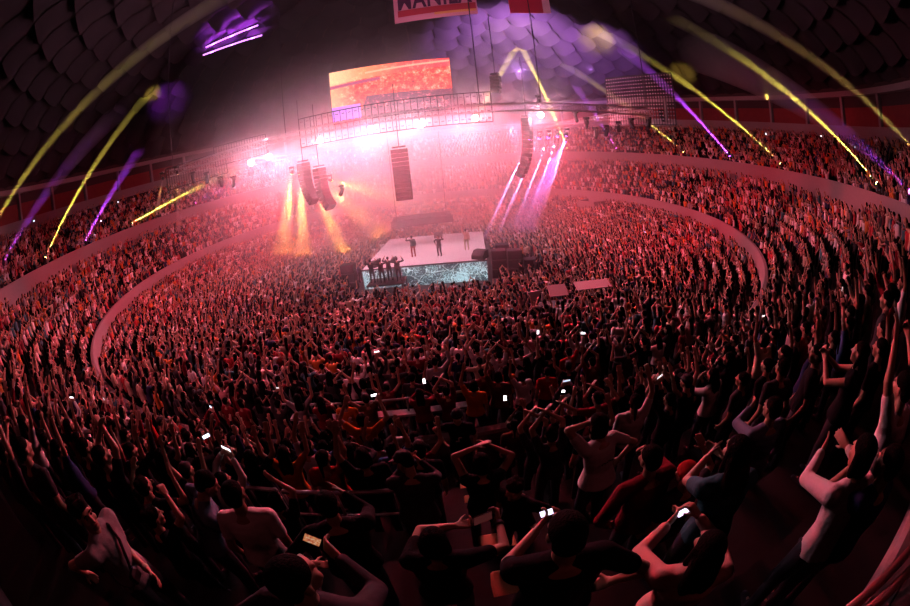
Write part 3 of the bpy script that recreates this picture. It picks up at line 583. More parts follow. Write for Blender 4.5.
TS = [(-.10, .11, .095), (-.03, .165, .118), (.06, .155, .108), (.17, .140, .100), (.29, .163, .115), (.38, .172, .112), (.45, .135, .085), (.495, .062, .060)]
def torso(S, g=0., lo=-.10, hi=.495, n=16, flare=0., dz=0.):
    t = np.arange(n)*2*PI/n; rings = []
    for s, hw, hd in TS:
        if lo-1e-6 <= s <= hi+1e-6: fl = flare*max(0, .2-s); rings.append(np.array([S['sp'](s+dz, math.cos(q)*(hw*S['w']+g+fl), math.sin(q)*(hd+g+fl)-.01) for q in t]))
    return loft(rings)
def head_parts(S, face=False):
    H, R = S['H'], S['Rh']; q = lambda x, y, z: H+R@np.array([x, y, z]); P = [ellipsoid(q(0, -.012, .03), (.074, .092, .085), R, 16, 10), ellipsoid(q(0, .028, -.03), (.060, .066, .085), R, 14, 9), ellipsoid(q(0, .045, -.085), (.044, .045, .036), R)]
    P += [capsule(q(0, .088, .012), q(0, .112, -.028), .008, .0135, 8, 2), capsule(q(-.034, .078, .032), q(.034, .078, .032), .014, .014, 8, 2), capsule(q(-.018, .084, -.062), q(.018, .084, -.062), .009, .009, 8, 2)]
    for s in (-1, 1): P += [ellipsoid(q(s*.076, -.008, -.012), (.010, .020, .030), R), ellipsoid(q(s*.04, .065, -.03), (.024, .024, .024), R)]
    P.append(capsule(S['N']-S['T']@np.array([0, 0, .04]), S['H']+R@np.array([0, -.03, -.06]), .060, .052, 12)); return P
def body_parts(S, hands=True, ns=8):
    P = [torso(S)]+head_parts(S)
    for s, sh, E_, W_, hd, pn, curl in S['arms']:
        P += [capsule(S['sp'](.43, s*.10), sh, .07, .058), capsule(sh, E_, .052, .040), capsule(E_, W_+(E_-W_)*.05, .040, .027)]
        P += hand(W_, hd, pn, s, curl, n_seg=ns) if hands else [capsule(W_, W_+nrm(hd)*.14, .035, .02)]
    for hip, kn, an in S['legs']: P += [capsule(hip, kn, .088, .056), capsule(kn, an, .055, .038), capsule(an-[0, .02, .02], an+[0, .15, -.045], .04, .032)]
    return P
def shirt_parts(S, sleeve='short', flare=.15, hem=-.03):
    P = [torso(S, .016, hem, .45, flare=flare), capsule(S['sp'](.455, -.07*S['w']), S['sp'](.455, .07*S['w']), .072, .072)]
    for s, sh, E_, W_, *_ in S['arms']:
        P.append(capsule(S['sp'](.42, s*.11), sh, .088, .074)); e = {'none': .12, 'short': .58, 'long': 1.}[sleeve]
        P.append(capsule(sh, sh+(E_-sh)*e, .072, .060 if sleeve != 'long' else .054))
        if sleeve == 'long': P.append(capsule(E_, W_+(E_-W_)*.10, .053, .040))
    return P
def trouser_parts(S):
    P = [torso(S, .014, -.10, .06)]
    for hip, kn, an in S['legs']: P += [capsule(hip, kn, .104, .074), capsule(kn, an-[0, 0, .02], .072, .058), capsule(an-[0, .03, .04], an+[0, .16, -.05], .05, .042)]
    return P
def hair_parts(S, style):
    H, R = S['H'], S['Rh']; q = lambda x, y, z: H+R@np.array([x, y, z]); P = [ellipsoid(q(0, -.022, .046), (.084, .099, .084), R, 16, 10), ellipsoid(q(0, -.060, -.005), (.076, .055, .075), R)]
    dn = S['T']@np.array([0, 0, -1.]); bk = S['T']@np.array([0, -1., 0])
    if style == 'long':
        a = q(0, -.065, -.01); b = a+dn*.16+bk*.045; c = b+dn*.20+bk*.01
        for x in (-.045, 0, .045): e = S['T']@np.array([x, 0, 0]); P += [capsule(a+e*.9, b+e*1.15, .052, .050), capsule(b+e*1.15, c+e, .050, .028)]
        for s in (-1, 1): P.append(capsule(q(s*.072, -.02, .02), q(s*.078, -.01, -.12), .028, .022))
    if style == 'bob': P += [capsule(q(s*.062, -.03, .02), q(s*.070, -.03, -.10), .036, .034) for s in (-1, 1)]+[ellipsoid(q(0, -.065, -.06), (.080, .045, .075), R)]
    if style == 'bun': P.append(ellipsoid(q(0, -.085, .105), (.042, .042, .040), R))
    if style == 'tail': a = q(0, -.11, .04); P += [capsule(q(0, -.08, .05), a, .03, .03), capsule(a, a+dn*.22+bk*.05, .032, .015)]
    if style == 'fluffy': P += [ellipsoid(q(.05*math.cos(k), -.02+.055*math.sin(k), .085+.01*math.sin(3*k)), (.045, .045, .040), R) for k in range(7)]
    return P
def cap_parts(S):
    H, R = S['H'], S['Rh']; q = lambda x, y, z: H+R@np.array([x, y, z]); return [ellipsoid(q(0, -.016, .058), (.089, .103, .078), R, 16, 10), bevbox(q(0, .115, .055), (.13, .12, .018), R@rotx(.2), .008)]
def beanie_parts(S):
    H, R = S['H'], S['Rh']; q = lambda x, y, z: H+R@np.array([x, y, z]); t = np.arange(16)*2*PI/16; ring = lambda z, a, b: np.array([q(a*math.cos(k), -.016+b*math.sin(k), z) for k in t])
    return [ellipsoid(q(0, -.016, .055), (.088, .104, .090), R, 16, 10), loft([ring(.02, .092, .108), ring(.03, .098, .114), ring(.055, .098, .114), ring(.065, .092, .108)])]

def add_person(root_name, meshes, root, shirt_m, skin_m=SKIN, hair_m=HAIR, pant_m=DENIM):
    mats = dict(body=skin_m, shirt=shirt_m, trousers=pant_m, hair=hair_m)
    for nm, me in meshes.items():
        o = bpy.data.objects.new(nm, me); C.objects.link(o); o.parent = root
        m = mats.get(nm) or meshes_mat.get(nm)
        if m is not None:
            if not me.materials: me.materials.append(m)
            o.material_slots[0].link = 'OBJECT'; o.material_slots[0].material = m
meshes_mat = {'cap': mat('dark_cap', (.02, .02, .022), .8, bump=.3, bscale=20), 'beanie': SH['red']}
def build_meshes(S, voxel, sleeve='short', hair='short', hands=True, deci=None, flare=.15):
    M = dict(body=solid(body_parts(S, hands), voxel, 3, deci, 'body'), shirt=solid(shirt_parts(S, sleeve, flare), max(voxel*1.5, .012), 5, deci, 'shirt'), trousers=solid(trouser_parts(S), max(voxel*2, .016), 4, deci, 'trousers'))
    if hair in ('cap', 'beanie'): M['hair'] = solid(hair_parts(S, 'short'), .012, 3, deci, 'hair'); M[hair] = solid(cap_parts(S) if hair == 'cap' else beanie_parts(S), .008, 3, deci, hair)
    elif hair: M['hair'] = solid(hair_parts(S, hair), .010, 3, deci, 'hair')
    return M
def phone(mw, label, screen=None, group='lit phones held up in the crowd', s=1., e=5., col=(.9, .85, 1.)):
    root = empty('smartphone', (0, 0, 0), mw=mw); tag(root, label, 'phone', group)   # local: x width .15 (landscape), z height, screen towards -Y
    mesh_obj('case', *bevbox((0, 0, 0), (.152*s, .010, .076*s), None, .004), PHONEB, root)
    if screen is None: screen = SCREENS.setdefault((col, e), mat('phone_screen', (.05, .05, .05), .2, emit=col, estr=e))
    mesh_obj('screen', *box((0, -.0055, 0), (.140*s, .002, .066*s)), screen, root); return root
SCREENS = {}
def phone_picture():
    m, nt, _ = node_mat('phone_picture'); tc = nt.nodes.new('ShaderNodeTexCoord'); g = tc.outputs['Generated']
    c = ramp_n(nt, noise_n(nt, g, 4.5, 3, .6), [(.34, (.28, .02, .05)), (.46, (.95, .22, .10)), (.55, (1., .45, .15)), (.66, (1., .85, .75))]); return emit_out(m, nt, c, .5)
def basis(x, z, loc):   # screen right = x, up = z
    x = Vector(x).normalized(); z = Vector(z); z = (z-x*z.dot(x)).normalized(); y = z.cross(x); m = Matrix((x, y, z)).transposed().to_4x4(); m.translation = Vector(loc); return m

# ---- the people nearest the camera, each posed for itself
def row_of(p):
    r = math.hypot(p[0], p[1]); k = int(min(7, max(0, (r-28.2)//.83))); return k
SEATED = []   # (row, phi) of everybody placed singly
LAB = []
def hero(px, py, d, label, shirt='black', L='side', R='side', yaw=0., sleeve='short', hair='short', skin=SKIN, pant=DENIM, flare=.12, hair_m=HAIR, voxel=.0075, gain=1., reach=.54, **kw):
    q = at(px, py, d); k = row_of(q); z0 = ROW_Z(k); S = skeleton('side', 'side', **kw); hh = q[2]-z0; sc = min(1.16, max(.80, hh/S['H'][2]))*gain
    fwd = math.atan2(-q[1], -q[0])-PI/2+yaw     # +Y of the figure turned to the stage, plus a personal turn
    off = rotz(fwd)@(S['H']*sc); base = np.array([q[0]-off[0], q[1]-off[1], z0]); root = empty('person', base, fwd); root.scale = (sc, sc, sc); tag(root, label, 'person', 'concert goers in the near upper-tier rows')
    spec = []
    for s, a in ((-1, L), (1, R)):
        if not isinstance(a, str) and a[0] == '@':      # ('@', px, py, pole, palm, curl): the hand lies on this sight line within arm's reach
            sh = S['sp'](.46, s*.175); shw = rotz(fwd)@sh*sc+base; dr = ray(a[1], a[2]); oc = CAM-shw; b = oc@dr; r_ = (reach-.01)*sc; disc = b*b-(oc@oc-r_*r_); t = -b+(math.sqrt(disc) if disc > 0 else 0.)
            v = rotz(-fwd)@(CAM+dr*t-shw)/sc; n_ = np.linalg.norm(v); v = v*min(1., .525/n_)*(1-.085/max(n_, .2)); loc = S['T'].T@v; loc[0] *= s; loc[2] -= max(0, loc[2])*.06
            a = (tuple(loc), a[3] if len(a) > 3 else (.8, -.1, -.6), a[4] if len(a) > 4 else (-.5, .8, .1), a[5] if len(a) > 5 else .4)
        spec.append(a)
    S = skeleton(spec[0], spec[1], **kw)
    M = build_meshes(S, voxel, sleeve, hair, flare=flare); add_person('person', M, root, SH[shirt] if isinstance(shirt, str) else shirt, skin, hair_m, pant)
    SEATED.append((k, math.atan2(root.location[0], -root.location[1]), root)); bpy.context.view_layer.update()
    tw = lambda v: np.asarray(root.matrix_world@Vector(v))
    return root, S, tw, sc
def palm(S, i): a = S['arms'][i]; return a[3]+nrm(a[4])*.085
def part_of(root, nm): return next(o for o in root.children if o.name.split('.')[0] == nm)
def hand_px(root, S, i, tw): a = S['arms'][i]; return proj(tw(a[3]+nrm(a[4])*.09))
heroes = {}
# man in a pale tee at the lower left, turned half to the camera, sling strap across the chest
DOWN = (.5, -1, 0)
r, S, tw, sc = hero(84, 514, 2.75, 'man in a pale grey tee with a dark sling strap, arms down, lower left corner', 'grey', L=('@', 163, 590, DOWN, (-1, 0, 0), .4), R=('@', 84, 572, DOWN, (0, .5, -1), .4), yaw=-1.35, hy=-.25, hp=.05, lean=.05, hair='fluffy', w=1.05, flare=.05)
strap = [S['sp'](.47, -.10, .07), S['sp'](.38, -.05, .135), S['sp'](.25, .04, .145), S['sp'](.12, .12, .135), S['sp'](.05, .172, .06), S['sp'](.10, .17, -.06), S['sp'](.25, .10, -.14), S['sp'](.40, -.04, -.13), S['sp'](.475, -.10, -.04), S['sp'](.47, -.10, .07)]
mesh_obj('sling_strap', *tube(strap, .014, 8), BLACK, r, True); mesh_obj('pouch', *bevbox(S['sp'](.16, .10, .16), (.13, .06, .10), S['T'], .02), BLACK, r); bd = part_of(r, 'body')
q = lambda x, y, z: S['H']+S['Rh']@np.array([x, y, z])
for s in (-1, 1): mesh_obj('eye', *ellipsoid(q(s*.031, .083, .008), (.012, .010, .008), S['Rh']), mat('eye_dark', (.05, .03, .03), .2), bd, True); mesh_obj('eyebrow', *capsule(q(s*.018, .094, .034), q(s*.046, .086, .032), .005, .004, 6, 2), HAIR, bd, True)
mesh_obj('mouth', *ellipsoid(q(0, .092, -.062), (.022, .008, .008), S['Rh']), mat('lips', (.32, .10, .09), .5), bd, True); W = S['arms'][0][3]; E_ = S['arms'][0][2]; mesh_obj('wristband', *capsule(W+(E_-W)*.12, W+(E_-W)*.2, .034, .035, 12, 1), SH['cream'], r, True)
# the rest
UPP = (1, .1, -.2)
r, S, tw, sc = hero(154, 517, 3.45, 'dark-clad person holding a white phone overhead with both bare arms, lower left', 'black', L=('@', 146, 484, UPP, (-1, .2, 0), .6), R=('@', 164, 481, UPP, (-1, .2, 0), .6), hair='fluffy', lean=.05, yaw=-.3)
phone(basis(ray(152, 492)-ray(143, 474), ray(139, 488)-ray(150, 480), tw(palm(S, 0))), 'white phone held overhead by the person in the lower left', e=1.2, col=(1, .8, .88), s=.9)
hero(207, 484, 3.3, 'person in a slate blue denim shirt leaning over, one sleeve stretched forward', 'denim', L='hip', R=('@', 250, 522, (.5, -.6, .5)), sleeve='long', lean=.35, yaw=-.9, hp=-.2)
hero(276, 500, 4.0, 'dark figure with one bare forearm raised straight up before the left rail', 'black', L='side', R=('@', 258, 450, (1, 0, 0), (0, 1, 0), .3), lean=.1, hair='bob', yaw=.1)
hero(328, 504, 2.75, 'broad man in black with a grey collar seen from behind beside the left rail', 'black', L='hip', R='clap', yaw=.25, w=1.2, lean=.15, sleeve='long')
r, S, tw, sc = hero(296, 578, 1.55, 'person at the bottom edge in a grey shirt filming with an orange-lit phone', 'charcoal', L='hip', R=('@', 330, 545, (.9, 0, -.8), (-.6, .6, .1), .6), yaw=-.1, sleeve='long', hy=-.5, w=1.05)
phone(basis(ray(326, 543)-ray(300, 533), ray(308, 523)-ray(316, 552), tw(palm(S, 1))+(at(312, 537, 1.5)-at(332, 546, 1.5))), 'large phone with a glowing orange picture at the bottom left centre', phone_picture(), s=.62)
r, S, tw, sc = hero(438, 556, 2.1, 'dark-haired person at the bottom centre holding a phone up sideways with both arms', 'black', L=('@', 465, 517, (1, 0, .1), (0, 0, 1), .9), R=('@', 503, 512, (1, 0, -.3), (-1, .2, .1), .9), hair='bob', hp=.1, yaw=-.1)
mesh_obj('wristwatch', *capsule(S['arms'][1][3]+(S['arms'][1][2]-S['arms'][1][3])*.08, S['arms'][1][3]+(S['arms'][1][2]-S['arms'][1][3])*.16, .034, .034, 12, 1), BLACK, part_of(r, 'body'), True)
pa, pb = tw(palm(S, 0)), tw(palm(S, 1)); phone(basis(pb-pa, (0, .3, 1), (pa+pb)/2), 'dim dark phone held sideways above the bottom centre person', e=.05, col=(1, .2, .2), s=.85)
r, S, tw, sc = hero(566, 532, 1.62, 'man in a black shirt seen from behind at the bottom edge right of centre', 'black', L=('@', 545, 520, (.8, -.2, -.8), (-.5, .8, .1), .6), R='hip', w=1.1, hair='short', yaw=-.1)
phone(basis(ray(556, 508)-ray(541, 513), ray(545, 505)-ray(548, 518), tw(palm(S, 0))+(at(546.5, 511, 1.75)-at(545, 519, 1.75))), 'small bright phone held before the man in black at the bottom', s=.5, e=2.5, col=(.75, .70, 1.))
r, S, tw, sc = hero(598, 424, 3.85, 'woman in a pale pink tee seen from behind, forearm raised over her head', 'white', L=((-.13, .10, .215), (1, .05, .0), (0, 0, -1), .3), R='hip', hair='bob', lean=.12, flare=.2, yaw=.25, w=1.0)
mesh_obj('back_print', *join([bevbox(S['sp'](.30+.006*math.sin(i*2.), -.07+.022*i, -.142), (.016, .008, .012), None, .002) for i in range(7)]), BLACK, part_of(r, 'shirt'))
hero(650, 458, 2.9, 'big dark figure whose shoulder is edged with red light, right of the pale tee', 'maroon', L='hip', R='cheer', w=1.2, sleeve='long', hair='short', lean=.1)
hero(686, 474, 3.0, 'small figure wearing a bright red knitted beanie', 'charcoal', L='side', R='bent', hair='beanie')
r, S, tw, sc = hero(708, 548, 1.85, 'long-haired woman in a blush long-sleeved top filming with a phone, lower right', 'blush', L=('@', 671, 513, (.9, .1, -.5), (-.4, .8, .1), .7), R=('@', 694, 504, (.8, .1, -.7), (-.6, .6, .1), .7), sleeve='long', hair='long', yaw=-.45)
pa, pb = tw(palm(S, 0)), tw(palm(S, 1)); phone(basis(pb-pa, (0, .2, 1), (pa+pb)/2), 'bright lilac phone held up by the long-haired woman at the lower right', s=.62, e=2.5, col=(.85, .65, 1.))
hero(736, 452, 2.3, 'person in a grey-teal shirt clapping hands, beside the black gap right of centre', 'teal', L=('@', 710, 448, (.8, .1, -.7), (-1, 0, 0), .15), R=('@', 716, 448, (.8, .1, -.7), (-1, 0, 0), .15), hair='long', yaw=-.3, lean=.1)
hero(772, 408, 3.7, 'person in a slate blue shirt, forearm raised, back turned, on the right', 'denim', L=('@', 753, 400, (1, 0, -.4), (0, 1, 0), .5), R='side', sleeve='long', w=1.15, yaw=-.2)
r, S, tw, sc = hero(858, 460, 2.05, 'woman in a loose pale pink blouse with both hands up, right side', 'white', L=('@', 822, 440, (1, .1, -.6), (0, 1, .2), .2), R=('@', 844, 437, (1, 0, -.6), (0, 1, .2), .2), sleeve='long', flare=.06, yaw=-.45, hair='bob', lean=.18)
hero(902, 388, 2.6, 'person in a white shirt with one bare arm up at the right edge', 'white', L='high', R='side', yaw=-.3, hair='short', lean=.1)
hero(884, 470, 2.1, 'dark figure lifting one hand beside the pale blouse at the right edge', 'navy', L='cheer', R='side', yaw=-.3)
r, S, tw, sc = hero(362, 420, 6.9, 'person in an orange top with both arms wide up, dark bag strap on the back', 'orange', L=('@', 340, 391, (1, -.3, 0), (0, 1, 0), .2), R=('@', 383, 387, (1, -.3, 0), (0, 1, 0), .2), hair='short', w=1.05)
mesh_obj('bag_strap', *tube([S['sp'](.46, -.06, -.11), S['sp'](.36, -.02, -.138), S['sp'](.22, .06, -.13), S['sp'](.08, .14, -.11)], .022, 8), BLACK, r, True)
hero(481, 462, 3.7, 'person in black clapping with both arms raised, beside the lit stairs', 'black', L=('@', 478, 438, (1, .1, -.1), (-1, 0, 0), .12), R=('@', 489, 438, (1, .1, -.1), (-1, 0, 0), .12), reach=.46, hair='bob', sleeve='none')
hero(404, 462, 3.8, 'broad dark figure in a cap looking down to the left, mid foreground', 'charcoal', L='clap', R='clap', hair='cap', hp=-.5, hy=.9, lean=.3, w=1.15, sleeve='long')
r, S, tw, sc = hero(457, 417, 6.7, 'man in a black tee with a white chest print on the stairs, facing the camera', 'black', L='side', R='hip', yaw=PI-.2, hair='beanie')
part_of(r, 'beanie').material_slots[0].material = SH['charcoal']
mesh_obj('chest_print', *join([bevbox(S['sp'](.30, -.03, .128), (.05, .012, .02), None, .003), bevbox(S['sp'](.26, 0., .128), (.02, .012, .06), None, .003), bevbox(S['sp'](.22, .02, .128), (.06, .012, .02), None, .003)]), SH['white'], part_of(r, 'shirt'))
hero(514, 490, 3.5, 'person turned back from the stage with a red-lit face, right of the stairs', 'black', L='hip', R='side', yaw=2.4, hair='fluffy', lean=.1)

# ---- variants for the individually placed mid crowd
VAR = [  # L, R, hair, sleeve, text
    ('clap_up', 'clap_up', 'short', 'short', 'clapping overhead'), ('vee', 'vee', 'long', 'short', 'with both arms up'), ('side', 'fist', 'short', 'short', 'punching one fist up'), ('high', 'side', 'bob', 'short', 'with the left arm up'),
    ('clap', 'clap', 'long', 'none', 'clapping'), ('phone_high', 'phone_high', 'short', 'long', 'filming overhead'), ('side', 'high', 'tail', 'short', 'with the right arm up'), ('side', 'side', 'short', 'short', 'standing arms down'),
    ('bent', 'bent', 'bun', 'short', 'waving both hands'), ('cheer', 'cheer', 'long', 'long', 'cheering'), ('vee', 'vee', 'cap', 'none', 'reaching up, in a cap'), ('side', 'point', 'short', 'long', 'pointing at the stage')]
VM = []
for i, (L, R, hair, sl, tx) in enumerate(VAR):
    S = skeleton(L, R, lean=rng.uniform(-.04, .12), side=rng.uniform(-.06, .06), hy=rng.uniform(-.3, .3), hp=rng.uniform(-.1, .15), w=rng.uniform(.9, 1.08)); VM.append((S, build_meshes(S, .0125, sl, hair)))
PAL = ['black']*14+['charcoal']*6+['white']*5+['maroon']*5+['red']*2+['orange', 'pink', 'navy', 'navy', 'grey', 'grey', 'cream', 'brown', 'brown', 'blue']
seats = []; crowd_pts = []
def facing(x, y): return math.atan2(-y, -x)-PI/2
for k in range(8):
    r0 = ROW_R(k); n = int(2*PI*r0/.56)
    for i in range(n):
        phi = (i+.5)*2*PI/n-PI+rng.uniform(-.003, .003)
        if abs(phi-.096) < .021 or (abs(phi-.0835) > 9): continue
        if rng.random() > .95: continue
        p = pol(phi, r0+rng.uniform(-.12, .12), ROW_Z(k)); x, y = proj(p+[0, 0, 1.5]); d = np.linalg.norm(p+[0, 0, 1.5]-CAM)
        if not (-70 < x < 980 and -50 < y < 720) or ray_back(p) if False else (p-CAM)@ray(455, 303) < .25*d: continue
        if k == 7 and d < 2.6: continue
        if k >= 7 and abs(phi) > .8: continue
        seats.append((d, k, phi, p, x, y))
for j in range(6):
    r0 = LROW_R(j); n = int(2*PI*r0/.56)
    for i in range(n):
        phi = (i+.5)*2*PI/n-PI
        if abs(phi) > .60 or rng.random() > .95: continue
        r1 = r0+rng.uniform(-.1, .1); p = pol(phi, r1, max(riser_z(r1, phi)+.01, LROW_Z(j))); x, y = proj(p+[0, 0, 1.5]); seats.append((np.linalg.norm(p+[0, 0, 1.5]-CAM), j-6, phi, p, x, y))
seats.sort(key=lambda s: s[0])
def clear_of_heroes(p, g): return all((p[0]-h[2].location[0])**2+(p[1]-h[2].location[1])**2 > g*g for h in SEATED)
chosen = []
for s in seats:
    d, k, phi, p, x, y = s
    if not clear_of_heroes(p, .42): continue
    if d < 1.7 or (d < 3.7 and k >= 4 and (x > 735 or x < 70) and y < 500) or (d < 5.0 and k >= 2 and 615 < x < 735 and y < 440): continue
    if d < 4.2 and k >= 4 and 100 < x < 800 and y > 470 and (rng.random() < .75): continue
    if len(chosen) < 266: chosen.append(s)
    else: crowd_pts.append((p, k))
AX = .096
byrow = {}
for s in chosen: byrow.setdefault((s[1], s[2] > AX), []).append(s)
def nth(n):
    T = ['', 'first', 'second', 'third', 'fourth', 'fifth', 'sixth', 'seventh', 'eighth', 'ninth', 'tenth', 'eleventh', 'twelfth', 'thirteenth', 'fourteenth', 'fifteenth', 'sixteenth', 'seventeenth', 'eighteenth', 'nineteenth', 'twentieth']
    return T[n] if n < len(T) else ('twenty-'+T[n-20] if n < 30 else ('thirtieth' if n == 30 else ('thirty-'+T[n-30] if n < 40 else ('fortieth' if n == 40 else 'forty-'+T[n-40]))))
ROWN = [q+' row from rail' for q in ('first', 'second', 'third', 'fourth', 'fifth', 'sixth', 'seventh', 'topmost')]
ROWN = {i: q for i, q in enumerate(ROWN)} | {-1-i: q+' row below rail' for i, q in enumerate(('first', 'second', 'third', 'fourth', 'fifth', 'sixth'))}
first = {}
SKINS = [SKIN, SKIN, SKIN2]
nph = 0
for (k, rt), lst in byrow.items():
    lst.sort(key=lambda s: abs(s[2]-AX))
    for n, (d, k_, phi, p, x, y) in enumerate(lst):
        vi = rng.choice([0, 0, 1, 1, 2, 3, 3, 4, 5, 6, 6, 7, 8, 9, 10, 11]); S, M = VM[vi]; sh = rng.choice(PAL); sc = rng.uniform(.92, 1.06)
        if k >= 5 and d < 4 and vi in (1, 10): vi = 7; S, M = VM[7]
        if k >= 4 and d < 5.8 and (x > 720 or x < 90):
            vi = rng.choice([7, 7, 4, 2]); S, M = VM[vi]; sh = rng.choice(['black', 'black', 'black', 'charcoal', 'navy'])
        fz = facing(p[0], p[1])+rng.uniform(-.35, .35); name_l = f'person in {sh} {VAR[vi][4]}, {ROWN[k]}, {nth(n+1)} {"right" if rt else "left"} of stairs'
        root = empty('person', p, fz); root.scale = (sc, sc, sc); tag(root, name_l, 'person', 'concert goers in the near upper-tier rows')
        if vi not in first: add_person('person', M, root, SH[sh], rng.choice(SKINS)); first[vi] = root
        else:
            sk = rng.choice(SKINS)
            for ch in first[vi].children:
                c = ch.copy(); c.parent = root; C.objects.link(c)
                if ch.name.startswith('shirt'): c.material_slots[0].material = SH[sh]
                if ch.name.startswith('body'): c.material_slots[0].material = sk
        if vi == 5:
            T4 = Matrix.Translation(Vector(p)) @ Matrix.Rotation(fz, 4, 'Z') @ Matrix.Scale(sc, 4); a, b = S['arms']
            pa, pb = T4@Vector(a[3]+nrm(a[4])*.09), T4@Vector(b[3]+nrm(b[4])*.09); m = (pa+pb)/2; nph += 1
            phone(basis(pb-pa if nph % 3 else Vector((0, 0, 1)), Vector((0, 0, 1)) if nph % 3 else pa-pb, m), f'lit phone of the {nth(n+1)} person {"right" if rt else "left"} of the stairs, {ROWN[k]}', e=rng.choice([1.5, 3., 5.]), col=rng.choice([(.95, .9, 1.), (1., .85, .9), (.6, .75, 1.)]))
# performers on the stage and people around it
def small_person(loc, face, label, cat_g, L='side', R='side', shirt='black', pant=None, vox=.016, sc=1.05, **kw):
    S = skeleton(L, R, **kw); root = empty('person', loc, face); root.scale = (sc, sc, sc); tag(root, label, 'person', cat_g); add_person('person', build_meshes(S, vox, 'long', 'short', hands=False), root, SH[shirt], SKIN, HAIR, pant or DENIM)
q = on_plane(414, 257, STG_Z); small_person(q, SANG+.5, 'performer with red trousers on the left of the stage', 'performers on the stage', 'bent', 'side', 'charcoal', SH['red'], lean=.1)
q = on_plane(440, 256, STG_Z); small_person(q, SANG+2.8, 'performer in black with feet wide at the stage centre', 'performers on the stage', 'bent', 'hip', 'black', crouch=.06)
q = on_plane(467, 250, STG_Z); small_person(q, SANG+.2, 'performer in pink-grey clothes on the right of the stage', 'performers on the stage', 'high', 'side', 'blush', SH['cream'])
for i, (x, y) in enumerate([(-1.0, -.2), (-.2, -.4), (.25, .1), (1.0, -.3)]): small_person(RIS+rotz(SANG)@np.array([x, y, 1.0]), SANG+rng.uniform(-.3, .3), f'camera crew member in black, {ords[i]} from the left on the platform', 'camera crew on the platform', 'bent', 'bent', 'black')
for i, (x, y) in enumerate([(.9, -2.), (2.3, -1.8), (3.6, -.9), (-.8, -1.6)]): small_person(SMID+rotz(SANG)@np.array([SL/2+x if i < 3 else -SL/2+x, y, 0]), SANG+rng.uniform(-2, 2), f'steward in black standing {["first", "second", "third"][i]+" beside the right speaker stacks" if i < 3 else "beside the left speaker stack"}', 'stewards at the stage')

# ------------------------------------------------------------------ the uncountable crowd: one object, small figures set on every seat
lowcol = bpy.data.collections.new('crowd_figures')     # never linked to the scene: only the crowd's nodes use it
def random_cloth():
    m = bpy.data.materials.new('crowd_cloth'); m.use_nodes = True; nt = m.node_tree; b = nt.nodes['Principled BSDF']; b.inputs['Roughness'].default_value = .85; oi = nt.nodes.new('ShaderNodeObjectInfo')
    cols = [(.012, .012, .014), (.04, .04, .045), (.80, .76, .74), (.16, .015, .025), (.30, .28, .28), (.65, .20, .04), (.02, .03, .09), (.70, .36, .36), (.05, .17, .19), (.012, .012, .014), (.62, .5, .36), (.42, .03, .04), (.78, .74, .72)]
    c = ramp_n(nt, oi.outputs['Random'], [(i/len(cols), q) for i, q in enumerate(cols)], 'CONSTANT'); nt.links.new(c, b.inputs['Base Color']); return m
CCL = random_cloth()
def low_person(L, R, longhair=False, lean=0., side=0.):
    S = skeleton(L, R, lean=lean, side=side); sk = [ellipsoid(S['H'], (.078, .095, .118), S['Rh'], 8, 6), capsule(S['N'], S['H'], .05, .05, 6, 1)]; cl = [torso(S, .016, -.10, .45, 8)]; dk = []
    for s, sh, E_, W_, hd, pn, cu in S['arms']: sk += [capsule(sh+(E_-sh)*.4, E_, .05, .042, 6, 1), capsule(E_, W_, .042, .03, 6, 1), capsule(W_, W_+nrm(hd)*.13, .036, .026, 6, 1)]; cl.append(capsule(sh, sh+(E_-sh)*.5, .075, .062, 6, 1))
    for hip, kn, an in S['legs']: dk += [capsule(hip, kn, .10, .075, 6, 1), capsule(kn, an-[0, 0, .06], .072, .06, 6, 1)]
    dk.append(ellipsoid(S['H']+S['Rh']@np.array([0, -.024, .03]), (.088, .095, .10), S['Rh'], 8, 6))
    if longhair: dk.append(capsule(S['H']+S['Rh']@np.array([0, -.07, 0]), S['sp'](.32, 0, -.12), .08, .06, 6, 1))
    V, Fc, mi = [], [], []; n = 0
    for j, ps in enumerate((sk, cl, dk)):
        v, f = join(ps); V.append(v); Fc += [tuple(i+n for i in q) for q in f]; mi += [j]*len(f); n += len(v)
    me = bpy.data.meshes.new('crowd_figure'); me.from_pydata([tuple(p) for p in np.concatenate(V)], [], Fc); me.update()
    for m in (SKIN, CCL, HAIR): me.materials.append(m)
    me.polygons.foreach_set('material_index', mi); me.polygons.foreach_set('use_smooth', [True]*len(me.polygons)); o = bpy.data.objects.new('crowd_figure', me); lowcol.objects.link(o)
LOWV = [('vee', 'vee', 0), ('clap_up', 'clap_up', 1), ('side', 'high', 0), ('clap', 'clap', 1), ('clap', 'clap', 0), ('side', 'side', 1), ('side', 'side', 0), ('bent', 'bent', 0), ('phone', 'side', 1), ('cheer', 'cheer', 1), ('side', 'hip', 0), ('cheer', 'side', 1)]
for i, (L, R, lh) in enumerate(LOWV): low_person(L, R, lh, rng.uniform(-.05, .12), rng.uniform(-.08, .08))
pts = [p for p, k in crowd_pts]
have = {(k, round(phi, 4)) for d, k, phi, p, x, y in seats}
def in_view(p): d = p+[0, 0, 1.2]-CAM; L = np.linalg.norm(d); x, y = proj(p+[0, 0, 1.2]); return (d@ray(455, 303)) > .2*L and -70 < x < 980 and -60 < y < 680
for j in range(6):
    r0 = LROW_R(j); n = int(2*PI*r0/.52)
    for i in range(n):
        phi = (i+.5)*2*PI/n; p = pol(phi, r0+rng.uniform(-.1, .1), LROW_Z(j)); e = 9. if abs((phi+PI) % (2*PI)-PI) > .60 else 0.; e = min(e, 9.) if e == 0. else min(abs((phi-q+PI) % (2*PI)-PI) for q in EXITS)
        if rng.random() < .95 and in_view(p) and e != 0. and not (e < .06 and r0 > 25): pts.append(p)
